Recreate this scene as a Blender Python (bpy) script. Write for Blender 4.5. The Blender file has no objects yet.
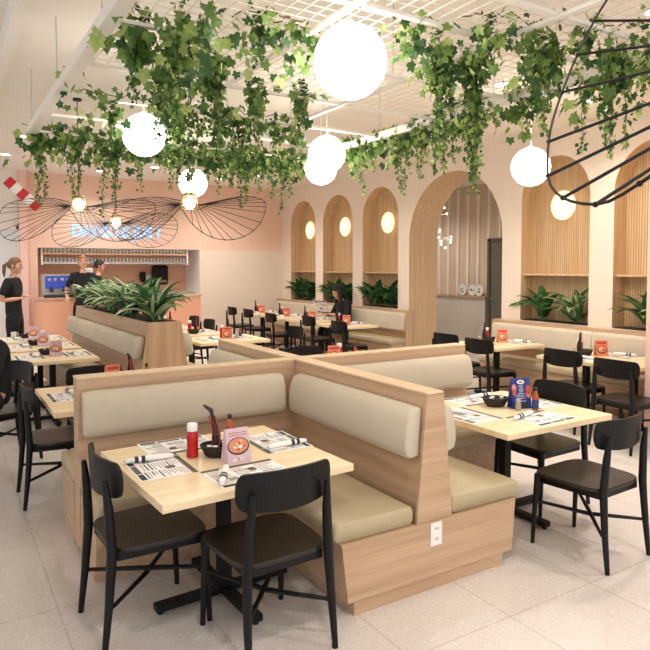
import bpy, bmesh, math, random
from mathutils import Vector, Matrix
PI = math.pi
sc = bpy.context.scene
COL = sc.collection
rnd = random.Random(11)

# ------------------------------------------------------------------ materials
def lin(c):
    out = []
    for v in c[:3]:
        v = v / 255.0
        out.append(v / 12.92 if v <= 0.04045 else ((v + 0.055) / 1.055) ** 2.4)
    return (*out, 1.0)

def base(name):
    m = bpy.data.materials.new(name); m.use_nodes = True
    nt = m.node_tree
    return m, nt, nt.nodes, nt.links, nt.nodes['Principled BSDF']

def plain(name, col, rough=0.5, metal=0.0, spec=0.5, var=0.06, scale=40, bump=0.0):
    m, nt, N, L, b = base(name)
    b.inputs['Roughness'].default_value = rough
    b.inputs['Metallic'].default_value = metal
    b.inputs['Specular IOR Level'].default_value = spec
    c = lin(col)
    tc = N.new('ShaderNodeTexCoord'); no = N.new('ShaderNodeTexNoise')
    no.inputs['Scale'].default_value = scale; no.inputs['Detail'].default_value = 3
    L.new(tc.outputs['Object'], no.inputs['Vector'])
    r = N.new('ShaderNodeValToRGB')
    r.color_ramp.elements[0].position = 0.3; r.color_ramp.elements[1].position = 0.7
    r.color_ramp.elements[0].color = (*[v * (1 - var) for v in c[:3]], 1)
    r.color_ramp.elements[1].color = (*[min(1, v * (1 + var)) for v in c[:3]], 1)
    L.new(no.outputs['Fac'], r.inputs['Fac']); L.new(r.outputs['Color'], b.inputs['Base Color'])
    if bump:
        bp = N.new('ShaderNodeBump'); bp.inputs['Strength'].default_value = bump; bp.inputs['Distance'].default_value = 0.004
        L.new(no.outputs['Fac'], bp.inputs['Height']); L.new(bp.outputs['Normal'], b.inputs['Normal'])
    return m

def wood(name, dark, light, axis='X', scale=1.0, rough=0.45, contrast=1.0):
    m, nt, N, L, b = base(name)
    b.inputs['Roughness'].default_value = rough
    tc = N.new('ShaderNodeTexCoord'); mp = N.new('ShaderNodeMapping')
    s = {'X': (0.8, 22, 22), 'Y': (22, 0.8, 22), 'Z': (22, 22, 0.8)}[axis]
    mp.inputs['Scale'].default_value = tuple(v * scale for v in s)
    L.new(tc.outputs['Object'], mp.inputs['Vector'])
    n1 = N.new('ShaderNodeTexNoise'); n1.inputs['Scale'].default_value = 1.0; n1.inputs['Detail'].default_value = 6
    n1.inputs['Distortion'].default_value = 0.35
    n2 = N.new('ShaderNodeTexNoise'); n2.inputs['Scale'].default_value = 6.0; n2.inputs['Detail'].default_value = 3
    L.new(mp.outputs['Vector'], n1.inputs['Vector']); L.new(mp.outputs['Vector'], n2.inputs['Vector'])
    mx = N.new('ShaderNodeMath'); mx.operation = 'MULTIPLY_ADD'; mx.inputs[1].default_value = 0.3
    L.new(n2.outputs['Fac'], mx.inputs[0]); L.new(n1.outputs['Fac'], mx.inputs[2])
    r = N.new('ShaderNodeValToRGB')
    r.color_ramp.elements[0].position = 0.66 - 0.22 / contrast; r.color_ramp.elements[1].position = 0.66 + 0.16 / contrast
    r.color_ramp.elements[0].color = lin(dark); r.color_ramp.elements[1].color = lin(light)
    L.new(mx.outputs[0], r.inputs['Fac']); L.new(r.outputs['Color'], b.inputs['Base Color'])
    return m

def fabric(name, col, rough=0.8, scale=260, spec=0.3):
    m, nt, N, L, b = base(name)
    b.inputs['Roughness'].default_value = rough; b.inputs['Specular IOR Level'].default_value = spec
    c = lin(col)
    tc = N.new('ShaderNodeTexCoord')
    n1 = N.new('ShaderNodeTexNoise'); n1.inputs['Scale'].default_value = scale; n1.inputs['Detail'].default_value = 2
    n2 = N.new('ShaderNodeTexNoise'); n2.inputs['Scale'].default_value = 5; n2.inputs['Detail'].default_value = 3
    L.new(tc.outputs['Object'], n1.inputs['Vector']); L.new(tc.outputs['Object'], n2.inputs['Vector'])
    ad = N.new('ShaderNodeMath'); ad.operation = 'ADD'
    L.new(n1.outputs['Fac'], ad.inputs[0]); L.new(n2.outputs['Fac'], ad.inputs[1])
    r = N.new('ShaderNodeValToRGB')
    r.color_ramp.elements[0].position = 0.75; r.color_ramp.elements[1].position = 1.25
    r.color_ramp.elements[1].position = 1.0
    r.color_ramp.elements[0].color = (*[v * 0.93 for v in c[:3]], 1); r.color_ramp.elements[1].color = c
    L.new(ad.outputs[0], r.inputs['Fac']); L.new(r.outputs['Color'], b.inputs['Base Color'])
    bp = N.new('ShaderNodeBump'); bp.inputs['Strength'].default_value = 0.15; bp.inputs['Distance'].default_value = 0.002
    L.new(n1.outputs['Fac'], bp.inputs['Height']); L.new(bp.outputs['Normal'], b.inputs['Normal'])
    return m

def glow(name, col, strength):
    m, nt, N, L, b = base(name)
    c = lin(col)
    b.inputs['Base Color'].default_value = c
    b.inputs['Emission Color'].default_value = c
    b.inputs['Emission Strength'].default_value = strength
    return m

def floor_mat():
    m, nt, N, L, b = base('terrazzo_tile')
    b.inputs['Roughness'].default_value = 0.38
    tc = N.new('ShaderNodeTexCoord')
    sx = N.new('ShaderNodeSeparateXYZ'); cb = N.new('ShaderNodeCombineXYZ'); mp = N.new('ShaderNodeVectorMath'); mp.operation = 'SUBTRACT'
    L.new(tc.outputs['Object'], sx.inputs[0]); L.new(sx.outputs['Y'], cb.inputs['X']); L.new(sx.outputs['X'], cb.inputs['Y'])
    L.new(cb.outputs[0], mp.inputs[0]); mp.inputs[1].default_value = (2.03 - 12.0, 0.46 - 12.134, 0)
    br = N.new('ShaderNodeTexBrick'); br.offset = 0.0; br.squash = 1.0
    br.inputs['Scale'].default_value = 1.0; br.inputs['Brick Width'].default_value = 1.2; br.inputs['Row Height'].default_value = 0.6067
    br.inputs['Mortar Size'].default_value = 0.003; br.inputs['Mortar Smooth'].default_value = 0.2
    br.inputs['Color1'].default_value = lin((217, 207, 199)); br.inputs['Color2'].default_value = lin((211, 200, 192))
    br.inputs['Mortar'].default_value = lin((178, 167, 158))
    L.new(mp.outputs['Vector'], br.inputs['Vector'])
    col = br.outputs['Color']
    for sc_, thr, c in ((28, 0.27, (226, 218, 211)), (52, 0.30, (201, 190, 181)), (90, 0.32, (230, 223, 217)), (110, 0.24, (184, 171, 161))):
        vo = N.new('ShaderNodeTexVoronoi'); vo.inputs['Scale'].default_value = sc_
        ns = N.new('ShaderNodeTexNoise'); ns.inputs['Scale'].default_value = sc_ * 0.8; ns.inputs['Detail'].default_value = 2
        L.new(tc.outputs['Object'], vo.inputs['Vector']); L.new(tc.outputs['Object'], ns.inputs['Vector'])
        ad = N.new('ShaderNodeMath'); ad.operation = 'MULTIPLY_ADD'; ad.inputs[1].default_value = 0.55
        L.new(ns.outputs['Fac'], ad.inputs[0]); L.new(vo.outputs['Distance'], ad.inputs[2])
        rp = N.new('ShaderNodeValToRGB'); rp.color_ramp.elements[0].position = thr + 0.18; rp.color_ramp.elements[1].position = thr + 0.24
        rp.color_ramp.elements[0].color = (1, 1, 1, 1); rp.color_ramp.elements[1].color = (0, 0, 0, 1)
        L.new(ad.outputs[0], rp.inputs['Fac'])
        mf = N.new('ShaderNodeMath'); mf.operation = 'MULTIPLY'; mf.inputs[1].default_value = 0.8
        L.new(rp.outputs['Color'], mf.inputs[0])
        mx = N.new('ShaderNodeMix'); mx.data_type = 'RGBA'
        L.new(mf.outputs[0], mx.inputs['Factor']); L.new(col, mx.inputs['A']); mx.inputs['B'].default_value = lin(c)
        col = mx.outputs['Result']
    L.new(col, b.inputs['Base Color'])
    return m

def lined(name, col, line, w, h, mortar, rough=0.7, rot=0.0):
    m, nt, N, L, b = base(name)
    b.inputs['Roughness'].default_value = rough
    tc = N.new('ShaderNodeTexCoord'); mp = N.new('ShaderNodeMapping'); mp.inputs['Rotation'].default_value = (0, 0, rot)
    br = N.new('ShaderNodeTexBrick'); br.offset = 0.0
    br.inputs['Scale'].default_value = 1; br.inputs['Brick Width'].default_value = w; br.inputs['Row Height'].default_value = h
    br.inputs['Mortar Size'].default_value = mortar
    br.inputs['Color1'].default_value = lin(col); br.inputs['Color2'].default_value = lin(col); br.inputs['Mortar'].default_value = lin(line)
    L.new(tc.outputs['Object'], mp.inputs['Vector']); L.new(mp.outputs['Vector'], br.inputs['Vector'])
    L.new(br.outputs['Color'], b.inputs['Base Color'])
    return m

def reeded():
    m, nt, N, L, b = base('reeded_oak')
    b.inputs['Roughness'].default_value = 0.5
    tc = N.new('ShaderNodeTexCoord')
    sp = N.new('ShaderNodeSeparateXYZ'); L.new(tc.outputs['Object'], sp.inputs[0])
    mu = N.new('ShaderNodeMath'); mu.operation = 'MULTIPLY'; mu.inputs[1].default_value = 30.0
    L.new(sp.outputs['Y'], mu.inputs[0])
    pp = N.new('ShaderNodeMath'); pp.operation = 'PINGPONG'; pp.inputs[1].default_value = 0.5
    L.new(mu.outputs[0], pp.inputs[0])
    mp = N.new('ShaderNodeMapping'); mp.inputs['Scale'].default_value = (20, 20, 1.2)
    L.new(tc.outputs['Object'], mp.inputs['Vector'])
    no = N.new('ShaderNodeTexNoise'); no.inputs['Scale'].default_value = 1.0; no.inputs['Detail'].default_value = 4
    L.new(mp.outputs['Vector'], no.inputs['Vector'])
    r = N.new('ShaderNodeValToRGB'); r.color_ramp.elements[0].position = 0.3; r.color_ramp.elements[1].position = 0.7
    r.color_ramp.elements[0].color = lin((203, 168, 124)); r.color_ramp.elements[1].color = lin((226, 195, 152))
    L.new(no.outputs['Fac'], r.inputs['Fac'])
    gr = N.new('ShaderNodeValToRGB'); gr.color_ramp.elements[0].position = 0.0; gr.color_ramp.elements[1].position = 0.16
    gr.color_ramp.elements[0].color = lin((178, 140, 100)); gr.color_ramp.elements[1].color = (1, 1, 1, 1)
    L.new(pp.outputs[0], gr.inputs['Fac'])
    mx = N.new('ShaderNodeMix'); mx.data_type = 'RGBA'; mx.blend_type = 'MULTIPLY'; mx.inputs['Factor'].default_value = 1.0
    L.new(r.outputs['Color'], mx.inputs['A']); L.new(gr.outputs['Color'], mx.inputs['B'])
    L.new(mx.outputs['Result'], b.inputs['Base Color'])
    bp = N.new('ShaderNodeBump'); bp.inputs['Strength'].default_value = 0.6; bp.inputs['Distance'].default_value = 0.008
    L.new(pp.outputs[0], bp.inputs['Height']); L.new(bp.outputs['Normal'], b.inputs['Normal'])
    return m

def leafmat(name, c1, c2, rough=0.45, stripe=None):
    m, nt, N, L, b = base(name)
    b.inputs['Roughness'].default_value = rough
    b.inputs['Specular IOR Level'].default_value = 0.35
    b.inputs['Subsurface Weight'].default_value = 0.0
    tc = N.new('ShaderNodeTexCoord'); no = N.new('ShaderNodeTexNoise')
    no.inputs['Scale'].default_value = 7; no.inputs['Detail'].default_value = 2
    L.new(tc.outputs['Object'], no.inputs['Vector'])
    r = N.new('ShaderNodeValToRGB'); r.color_ramp.elements[0].position = 0.36; r.color_ramp.elements[1].position = 0.64
    r.color_ramp.elements[0].color = lin(c1); r.color_ramp.elements[1].color = lin(c2)
    L.new(no.outputs['Fac'], r.inputs['Fac']); L.new(r.outputs['Color'], b.inputs['Base Color'])
    # thin leaf: some light passes through
    tr = N.new('ShaderNodeBsdfTranslucent'); L.new(r.outputs['Color'], tr.inputs['Color'])
    ms = N.new('ShaderNodeMixShader'); ms.inputs[0].default_value = 0.25
    out = [n for n in N if n.type == 'OUTPUT_MATERIAL'][0]
    L.new(b.outputs[0], ms.inputs[1]); L.new(tr.outputs[0], ms.inputs[2]); L.new(ms.outputs[0], out.inputs['Surface'])
    return m

M = {}
M['floor'] = floor_mat()
M['ceil'] = lined('ceiling_tile', (243, 234, 222), (222, 210, 197), 1.22, 0.61, 0.004, 0.8)
M['ceil_plain'] = plain('white_ceiling', (243, 235, 225), 0.8, var=0.01, scale=3)
M['white'] = plain('white_paint', (242, 236, 228), 0.6, var=0.01)
M['frame_white'] = plain('white_metal', (245, 240, 232), 0.4, var=0.01)
M['cream'] = plain('cream_plaster', (236, 220, 203), 0.75, var=0.015, scale=3)
M['pink'] = plain('pink_plaster', (241, 204, 183), 0.75, var=0.015, scale=3)
M['pinkpost'] = plain('pale_pink_paint', (243, 203, 190), 0.7, var=0.015, scale=3)
M['terra'] = plain('terracotta_counter', (238, 176, 146), 0.5, var=0.03, scale=4)
M['tan'] = plain('tan_backsplash', (220, 176, 146), 0.5, var=0.05, scale=5)
M['oak_x'] = wood('oak_x', (184, 148, 115), (207, 173, 141), 'X')
M['oak_y'] = wood('oak_y', (184, 148, 115), (207, 173, 141), 'Y')
M['oak_z'] = wood('oak_z', (184, 148, 112), (212, 178, 142), 'Z')
M['oak_edge'] = wood('oak_edge', (220, 188, 148), (234, 208, 172), 'Y')
M['niche'] = wood('niche_oak', (203, 167, 124), (222, 190, 148), 'Z', rough=0.55)
M['panel'] = wood('stripe_panel', (214, 188, 162), (228, 204, 178), 'Z', rough=0.55)
M['reeded'] = reeded()
M['birch'] = wood('birch_top', (236, 208, 164), (246, 225, 187), 'X', rough=0.33, scale=0.7)
M['linen'] = fabric('linen_upholstery', (208, 194, 173), 0.75)
M['vinyl'] = fabric('beige_vinyl', (190, 173, 140), 0.45, 160, 0.4)
M['black'] = plain('black_lacquer', (13, 13, 15), 0.45, spec=0.3, var=0.1)
M['seat'] = plain('dark_brown_seat', (34, 29, 24), 0.33, spec=0.45, var=0.15, scale=8)
M['metal_black'] = plain('black_powdercoat', (15, 15, 15), 0.5, spec=0.3, var=0.1)
M['wire'] = plain('black_wire', (16, 13, 12), 0.5, spec=0.3, var=0.1)
M['gold'] = plain('brass', (176, 146, 92), 0.35, 0.8)
M['globe'] = glow('opal_glass_lit', (255, 250, 240), 11.0)
M['sconce'] = glow('sconce_glass_lit', (255, 236, 196), 0.8)
M['sconce_core'] = glow('sconce_core_lit', (255, 240, 205), 4.0)
M['bulb'] = glow('bulb_lit', (255, 244, 222), 14.0)
M['down'] = glow('downlight_lit', (255, 248, 236), 12.0)
M['neon'] = glow('neon_blue', (96, 190, 255), 1.7)
M['ivy_dark'] = leafmat('ivy_dark', (46, 80, 46), (76, 112, 60))
M['ivy_mid'] = leafmat('ivy_mid', (88, 124, 58), (132, 160, 84))
M['ivy_light'] = leafmat('ivy_light', (148, 172, 88), (190, 206, 130))
M['ivy_stem'] = plain('ivy_stem', (112, 98, 62), 0.7)
M['leaf_dark'] = leafmat('leaf_dark', (36, 80, 48), (66, 114, 66), 0.4)
M['leaf_mid'] = leafmat('leaf_mid', (74, 122, 70), (112, 152, 96), 0.4)
M['leaf_stripe'] = leafmat('leaf_stripe', (176, 196, 150), (204, 216, 178), 0.45)
M['soil'] = plain('dark_soil', (52, 42, 34), 0.9, var=0.3, scale=60)
M['paper'] = plain('white_paper', (246, 244, 240), 0.6, var=0.01)
M['ink'] = plain('black_ink', (42, 42, 42), 0.6, var=0.05)
M['ink_grey'] = plain('grey_ink', (150, 148, 145), 0.6, var=0.05)
M['ink_olive'] = plain('olive_ink', (92, 88, 74), 0.6, var=0.05)
M['ink_red'] = plain('red_ink', (190, 110, 96), 0.6, var=0.05)
M['napkin'] = plain('white_napkin', (248, 246, 242), 0.8, var=0.02)
M['red'] = plain('ketchup_red', (188, 26, 26), 0.25, var=0.08)
M['cap_white'] = plain('white_cap', (245, 243, 240), 0.35, var=0.01)
M['sauce'] = plain('orange_sauce', (180, 84, 36), 0.2, var=0.1)
M['label_white'] = plain('bottle_label', (232, 226, 214), 0.5, var=0.05)
M['blue_label'] = plain('blue_label', (48, 66, 128), 0.5)
M['dark_bottle'] = plain('dark_syrup', (50, 30, 30), 0.22, var=0.1)
M['red_lbl'] = plain('red_label', (178, 60, 50), 0.4)
M['basket'] = plain('brown_black_wicker', (42, 34, 30), 0.6, var=0.2, scale=90, bump=0.4)
M['creamer'] = plain('creamer_cup', (238, 226, 214), 0.5, var=0.02)
M['jam'] = plain('jam_packet', (206, 120, 92), 0.4, var=0.1)
M['card_pink'] = plain('pink_card', (222, 190, 200), 0.55, var=0.02)
M['card_violet'] = plain('violet_card', (150, 120, 148), 0.55, var=0.04)
M['card_blue'] = plain('blue_card', (36, 52, 128), 0.5, var=0.1)
M['card_orange'] = plain('orange_card', (222, 128, 96), 0.55, var=0.06)
M['food_pink'] = plain('food_pink', (226, 142, 116), 0.5, var=0.15, scale=60)
M['food_yellow'] = plain('food_yellow', (240, 206, 120), 0.5, var=0.1)
M['food_red'] = plain('food_red', (206, 78, 66), 0.5, var=0.1)
M['glass_shaker'] = plain('grey_shaker', (176, 162, 146), 0.25, var=0.1)
M['steel'] = plain('brushed_steel', (190, 190, 192), 0.3, 0.7)
M['skin'] = plain('skin', (222, 168, 142), 0.55, var=0.03)
M['hair_brown'] = plain('brown_hair', (120, 86, 60), 0.6, var=0.15, scale=80)
M['hair_dark'] = plain('dark_hair', (38, 28, 24), 0.6, var=0.15, scale=80)
M['hair_fair'] = plain('fair_hair', (150, 104, 72), 0.6, var=0.15, scale=80)
M['shirt'] = plain('black_shirt', (26, 26, 30), 0.85, var=0.12)
M['trouser'] = plain('black_trousers', (22, 22, 26), 0.85, var=0.12)
M['shoe'] = plain('dark_shoes', (40, 38, 38), 0.6)
M['eye'] = plain('eye_dark', (40, 28, 22), 0.3)
M['lip'] = plain('lips', (186, 100, 92), 0.5)
M['glassware'] = plain('stacked_glass', (226, 231, 224), 0.12, var=0.08, scale=50)
M['glassware_dark'] = plain('smoky_glass', (172, 168, 164), 0.12, var=0.1, scale=50)
M['screen'] = glow('screen_lit', (48, 66, 150), 0.6)
M['stripe_red'] = plain('stripe_red', (206, 40, 44), 0.5)
M['wainscot'] = plain('grey_wainscot', (214, 206, 194), 0.7, var=0.02)
M['door_dark'] = plain('grey_door', (108, 104, 98), 0.5)
M['plate'] = plain('outlet_white', (244, 240, 236), 0.35, var=0.01)
M['glass_door'] = plain('frosted_glass_door', (226, 228, 230), 0.2, var=0.02, scale=3)
M['mesh_wire'] = plain('mesh_wire', (236, 224, 210), 0.5, var=0.02)

# ------------------------------------------------------------------ mesh builder
class MB:
    def __init__(s): s.v = []; s.f = []; s.m = []; s.mi = 0
    def add(s, vs, fs, mi=None):
        o = len(s.v); s.v += [tuple(v) for v in vs]
        for f in fs: s.f.append(tuple(o + i for i in f)); s.m.append(s.mi if mi is None else mi)
        return s
    def box(s, x0, x1, y0, y1, z0, z1, bev=0.0, mi=None):
        if bev:
            bm = bmesh.new(); bmesh.ops.create_cube(bm, size=1)
            for v in bm.verts: v.co = Vector(((x0 + x1) / 2 + v.co.x * (x1 - x0), (y0 + y1) / 2 + v.co.y * (y1 - y0), (z0 + z1) / 2 + v.co.z * (z1 - z0)))
            bmesh.ops.bevel(bm, geom=bm.edges[:], offset=bev, segments=2, profile=0.5, affect='EDGES')
            bm.verts.index_update()
            s.add([v.co[:] for v in bm.verts], [[v.index for v in f.verts] for f in bm.faces], mi); bm.free(); return s
        vs = [(x, y, z) for x in (x0, x1) for y in (y0, y1) for z in (z0, z1)]
        return s.add(vs, [(0, 1, 3, 2), (4, 6, 7, 5), (0, 4, 5, 1), (2, 3, 7, 6), (0, 2, 6, 4), (1, 5, 7, 3)], mi)
    def hexa(s, b4, t4, mi=None):      # bottom quad, top quad (same winding, ccw from above)
        return s.add(list(b4) + list(t4), [(3, 2, 1, 0), (4, 5, 6, 7)] + [(i, (i + 1) % 4, 4 + (i + 1) % 4, 4 + i) for i in range(4)], mi)
    def tube(s, pts, r, n=8, cap=True, mi=None, closed=False, flat=1.0):
        pts = [Vector(p) for p in pts]; k = len(pts)
        rs = r if isinstance(r, (list, tuple)) else [r] * k
        vs = []; up = None
        for i, p in enumerate(pts):
            if closed: t = pts[(i + 1) % k] - pts[i - 1]
            else: t = pts[min(i + 1, k - 1)] - pts[max(i - 1, 0)]
            if t.length < 1e-9: t = Vector((0, 0, 1))
            t.normalize()
            if up is None:
                up = Vector((0, 0, 1)) if abs(t.z) < 0.9 else Vector((1, 0, 0))
            a = t.cross(up)
            if a.length < 1e-6: a = t.cross(Vector((0.3, 1, 0.2)))
            a.normalize(); b = a.cross(t).normalized(); up = b
            for j in range(n):
                an = 2 * PI * j / n + PI / n
                vs.append(p + (a * math.cos(an) + b * math.sin(an) * flat) * rs[i])
        fs = []
        for i in range(k if closed else k - 1):
            i2 = (i + 1) % k
            for j in range(n):
                j2 = (j + 1) % n
                fs.append((i * n + j, i * n + j2, i2 * n + j2, i2 * n + j))
        if cap and not closed:
            fs.append(tuple(reversed(range(n)))); fs.append(tuple((k - 1) * n + j for j in range(n)))
        return s.add(vs, fs, mi)
    def lathe(s, prof, n=16, c=(0, 0, 0), mi=None, sx=1.0, sy=1.0):
        vs = []; fs = []; k = len(prof)
        for (r, z) in prof:
            for j in range(n):
                a = 2 * PI * j / n
                vs.append((c[0] + r * math.cos(a) * sx, c[1] + r * math.sin(a) * sy, c[2] + z))
        for i in range(k - 1):
            for j in range(n):
                j2 = (j + 1) % n
                fs.append((i * n + j, i * n + j2, (i + 1) * n + j2, (i + 1) * n + j))
        if prof[0][0] > 1e-6: fs.append(tuple(reversed(range(n))))
        if prof[-1][0] > 1e-6: fs.append(tuple((k - 1) * n + j for j in range(n)))
        return s.add(vs, fs, mi)
    def sphere(s, c, r, n=20, m=12, sc_=(1, 1, 1), mi=None):
        prof = []
        vs = []; fs = []
        for i in range(m + 1):
            ph = -PI / 2 + PI * i / m
            for j in range(n):
                a = 2 * PI * j / n
                vs.append((c[0] + r * sc_[0] * math.cos(ph) * math.cos(a), c[1] + r * sc_[1] * math.cos(ph) * math.sin(a), c[2] + r * sc_[2] * math.sin(ph)))
        for i in range(m):
            for j in range(n):
                j2 = (j + 1) % n
                fs.append((i * n + j, i * n + j2, (i + 1) * n + j2, (i + 1) * n + j))
        return s.add(vs, fs, mi)
    def sweep(s, prof, stations, mi=None):
        # prof: closed loop of (u, v); stations: list of (origin, U, V, scale) ; centroid-scaled
        n = len(prof); cu = sum(p[0] for p in prof) / n; cv = sum(p[1] for p in prof) / n
        vs = []; fs = []
        for (o, U, V, k) in stations:
            o = Vector(o); U = Vector(U); V = Vector(V)
            for (u, v) in prof:
                vs.append(o + U * (cu + (u - cu) * k) + V * (cv + (v - cv) * k))
        for i in range(len(stations) - 1):
            for j in range(n):
                j2 = (j + 1) % n
                fs.append((i * n + j, i * n + j2, (i + 1) * n + j2, (i + 1) * n + j))
        fs.append(tuple(reversed(range(n)))); fs.append(tuple((len(stations) - 1) * n + j for j in range(n)))
        return s.add(vs, fs, mi)
    def build(s, name, mats, parent=None, smooth=False, loc=None, fixn=True):
        me = bpy.data.meshes.new(name)
        me.from_pydata(s.v, [], s.f)
        if not isinstance(mats, (list, tuple)): mats = [mats]
        for m in mats: me.materials.append(M[m] if isinstance(m, str) else m)
        if len(mats) > 1:
            me.polygons.foreach_set('material_index', s.m)
        if fixn:
            bm = bmesh.new(); bm.from_mesh(me); bmesh.ops.recalc_face_normals(bm, faces=bm.faces); bm.to_mesh(me); bm.free()
        if smooth:
            me.polygons.foreach_set('use_smooth', [True] * len(me.polygons))
            if smooth != 'all':
                try: me.set_sharp_from_angle(angle=math.radians(40))
                except Exception: pass
        me.update()
        o = bpy.data.objects.new(name, me); COL.objects.link(o)
        if parent is not None: o.parent = parent
        if loc is not None: o.location = loc
        return o

def tag(o, label=None, cat=None, group=None, kind=None):
    if label: o['label'] = label
    if cat: o['category'] = cat
    if group: o['group'] = group
    if kind: o['kind'] = kind
    return o

def thing(name, label, cat, loc=(0, 0, 0), rz=0.0, group=None):
    o = bpy.data.objects.new(name, None); COL.objects.link(o)
    o.empty_display_size = 0.1
    o.location = loc; o.rotation_euler = (0, 0, rz)
    return tag(o, label, cat, group)

def dup(root, loc, rz, label, group=None):
    def cp(o, parent):
        c = o.copy(); COL.objects.link(c)
        if parent is not None: c.parent = parent
        for ch in list(o.children): cp(ch, c)
        return c
    r = cp(root, None)
    r.location = loc; r.rotation_euler = (0, 0, rz); r['label'] = label
    if group: r['group'] = group
    return r

def struct(name, mb, mat, parent=None, **k):
    o = mb.build(name, mat, parent, **k)
    if parent is None: o['kind'] = 'structure'
    return o

# ------------------------------------------------------------------ setting
XW, YB, ZC = 6.84, 13.05, 3.44
struct('floor', MB().box(-4, 11.5, -3, 14.2, -0.1, 0), 'floor')
struct('ceiling', MB().box(0.57, 3.9, -3, 14.2, ZC, ZC + 0.3, mi=1).box(3.9, 11.5, -3, 14.2, ZC, ZC + 0.3, mi=0), ['ceil', 'ceil_plain'])
struct('ceiling_raised', MB().box(-4, 0.57, -3, 14.2, ZC + 0.12, ZC + 0.3), 'ceil_plain')
struct('trim_1', MB().box(0.48, 0.57, -3, YB - 0.02, ZC - 0.02, ZC + 0.12), 'white')

def arc(y0, y1, zs, n=20):
    c = (y0 + y1) / 2; r = (y1 - y0) / 2
    return [(c - r * math.cos(PI * i / n), zs + r * math.sin(PI * i / n)) for i in range(n + 1)]

wall = MB()
SILL = 0.93
openings = [(4.595 - 1.08, 4.595, 2.56, SILL), (4.919, 5.985, 2.565, SILL), (6.325, 8.402, 2.11, 0.0), (8.703, 9.785, 2.56, SILL), (10.115, 11.215, 2.55, SILL), (11.517, 12.612, 2.555, SILL), ]
openings.insert(0, (2.12, 3.2, 2.56, SILL))
edges = [-3.0]
for (y0, y1, zs, sl) in openings: edges += [y0, y1]
edges.append(14.2)
def rectx(mb, x, y0, y1, z0, z1): mb.add([(x, y0, z0), (x, y1, z0), (x, y1, z1), (x, y0, z1)], [(0, 1, 2, 3)])
for i in range(0, len(edges), 2): rectx(wall, XW, edges[i], edges[i + 1], 0, ZC)
for (y0, y1, zs, sl) in openings:
    if sl > 0: rectx(wall, XW, y0, y1, 0, sl)
    a = arc(y0, y1, zs)
    for (p, q) in zip(a[:-1], a[1:]):
        wall.add([(XW, p[0], p[1]), (XW, q[0], q[1]), (XW, q[0], ZC), (XW, p[0], ZC)], [(0, 1, 2, 3)])
wall_r = struct('wall_right', wall, 'cream', fixn=False)
TD = 0.62
k = 0
for (y0, y1, zs, sl) in openings:
    big = sl == 0
    d = TD if big else 0.25
    mb = MB()
    loop = [(y0, sl)] + arc(y0, y1, zs) + [(y1, sl)]
    for (p, q) in zip(loop[:-1], loop[1:]):
        mb.add([(XW, p[0], p[1]), (XW + d, p[0], p[1]), (XW + d, q[0], q[1]), (XW, q[0], q[1])], [(0, 1, 2, 3)])
    if not big: mb.add([(XW, y0, sl), (XW, y1, sl), (XW + d, y1, sl), (XW + d, y0, sl)], [(0, 1, 2, 3)])
    struct('arch_reveal' if big else 'niche_reveal', mb, 'niche', wall_r, fixn=False)
    if not big:
        pn = MB(); L_ = [(XW + d, p[0], p[1]) for p in loop]
        pn.add(L_, [tuple(range(len(L_)))])
        struct('niche_panel', pn, 'reeded', wall_r)
        struct('niche_shelf', MB().box(XW + 0.05, XW + d - 0.002, y0 + 0.003, y1 - 0.003, 1.545, 1.57), 'niche', wall_r)
        struct('planter_soil', MB().box(XW + 0.03, XW + d - 0.004, y0 + 0.01, y1 - 0.01, sl - 0.005, sl + 0.012), 'soil', wall_r)
# back side of the arched wall, seen through the passage
# corridor beyond the arch
XC = 10.0
struct('wall_corridor', MB().box(XC + 0.05, XC + 0.15, 6, 14.2, 0, ZC), 'panel')
mbp = MB()
y = 6.56
while y < 14.0:
    mbp.box(XC + 0.02, XC + 0.05, y - .03, y + 0.03, 1.03, 3.4)
    y += 0.31
struct('trim_2', mbp, 'white')
struct('wall_wainscot', MB().box(XC - 0.06, XC + 0.02, 9.66, 14.2, 0, 1.0), 'wainscot')
struct('trim_3', MB().box(XC - 0.1, XC + 0.05, 9.64, 14.2, 1.0, 1.03), 'oak_y')
struct('wall_passage', MB().box(XW + TD, XC + 0.15, 14.05, 14.2, 0, ZC), 'cream')
dr = struct('door_1', MB().box(XC - 0.02, XC + 0.04, 8.72, 9.55, 0, 2.2), 'door_dark')
struct('door_frame', MB().box(XC - 0.05, XC + 0.045, 9.55, 9.62, 0, 2.26).box(XC - 0.05, XC + 0.045, 8.65, 8.72, 0, 2.26).box(XC - 0.05, XC + 0.045, 8.65, 9.62, 2.2, 2.26), 'ink_olive', dr)
struct('door_handle', MB().tube([(XC - 0.03, 9.5, 1.0), (XC - 0.07, 9.5, 1.0), (XC - 0.07, 9.4, 1.0)], 0.01), 'steel', dr)

# back wall with the bar opening
BX0, BX1, BZ0, BZ1 = 1.62, 4.83, 1.10, 2.03
bw = MB()
def recty(mb, yy, x0, x1, z0, z1, mi=0): mb.add([(x0, yy, z0), (x1, yy, z0), (x1, yy, z1), (x0, yy, z1)], [(0, 1, 2, 3)], mi)
ZT = ZC + 0.3
recty(bw, YB, 1.36, BX0, 0, ZT, 0)
recty(bw, YB, BX0, BX1, BZ1, ZT, 0)
recty(bw, YB, BX0, BX1, 0, BZ0 - 0.03, 0)
recty(bw, YB, BX1, 5.02, 0, BZ1, 1); recty(bw, YB, BX1, 5.02, BZ1, ZT, 0)
recty(bw, YB, 5.02, XW, 0, 2.03, 1); recty(bw, YB, 5.02, XW, 2.03, ZT, 0)
recty(bw, YB, -4, 0.55, 0, ZT, 2); recty(bw, YB, 0.55, 1.36, 2.42, ZT, 2)
wb = struct('wall_back', bw, ['pink', 'cream', 'white'], fixn=False)
rc = MB()
recty(rc, YB + 0.9, BX0, BX1, 0.9, BZ1, 0)
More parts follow.
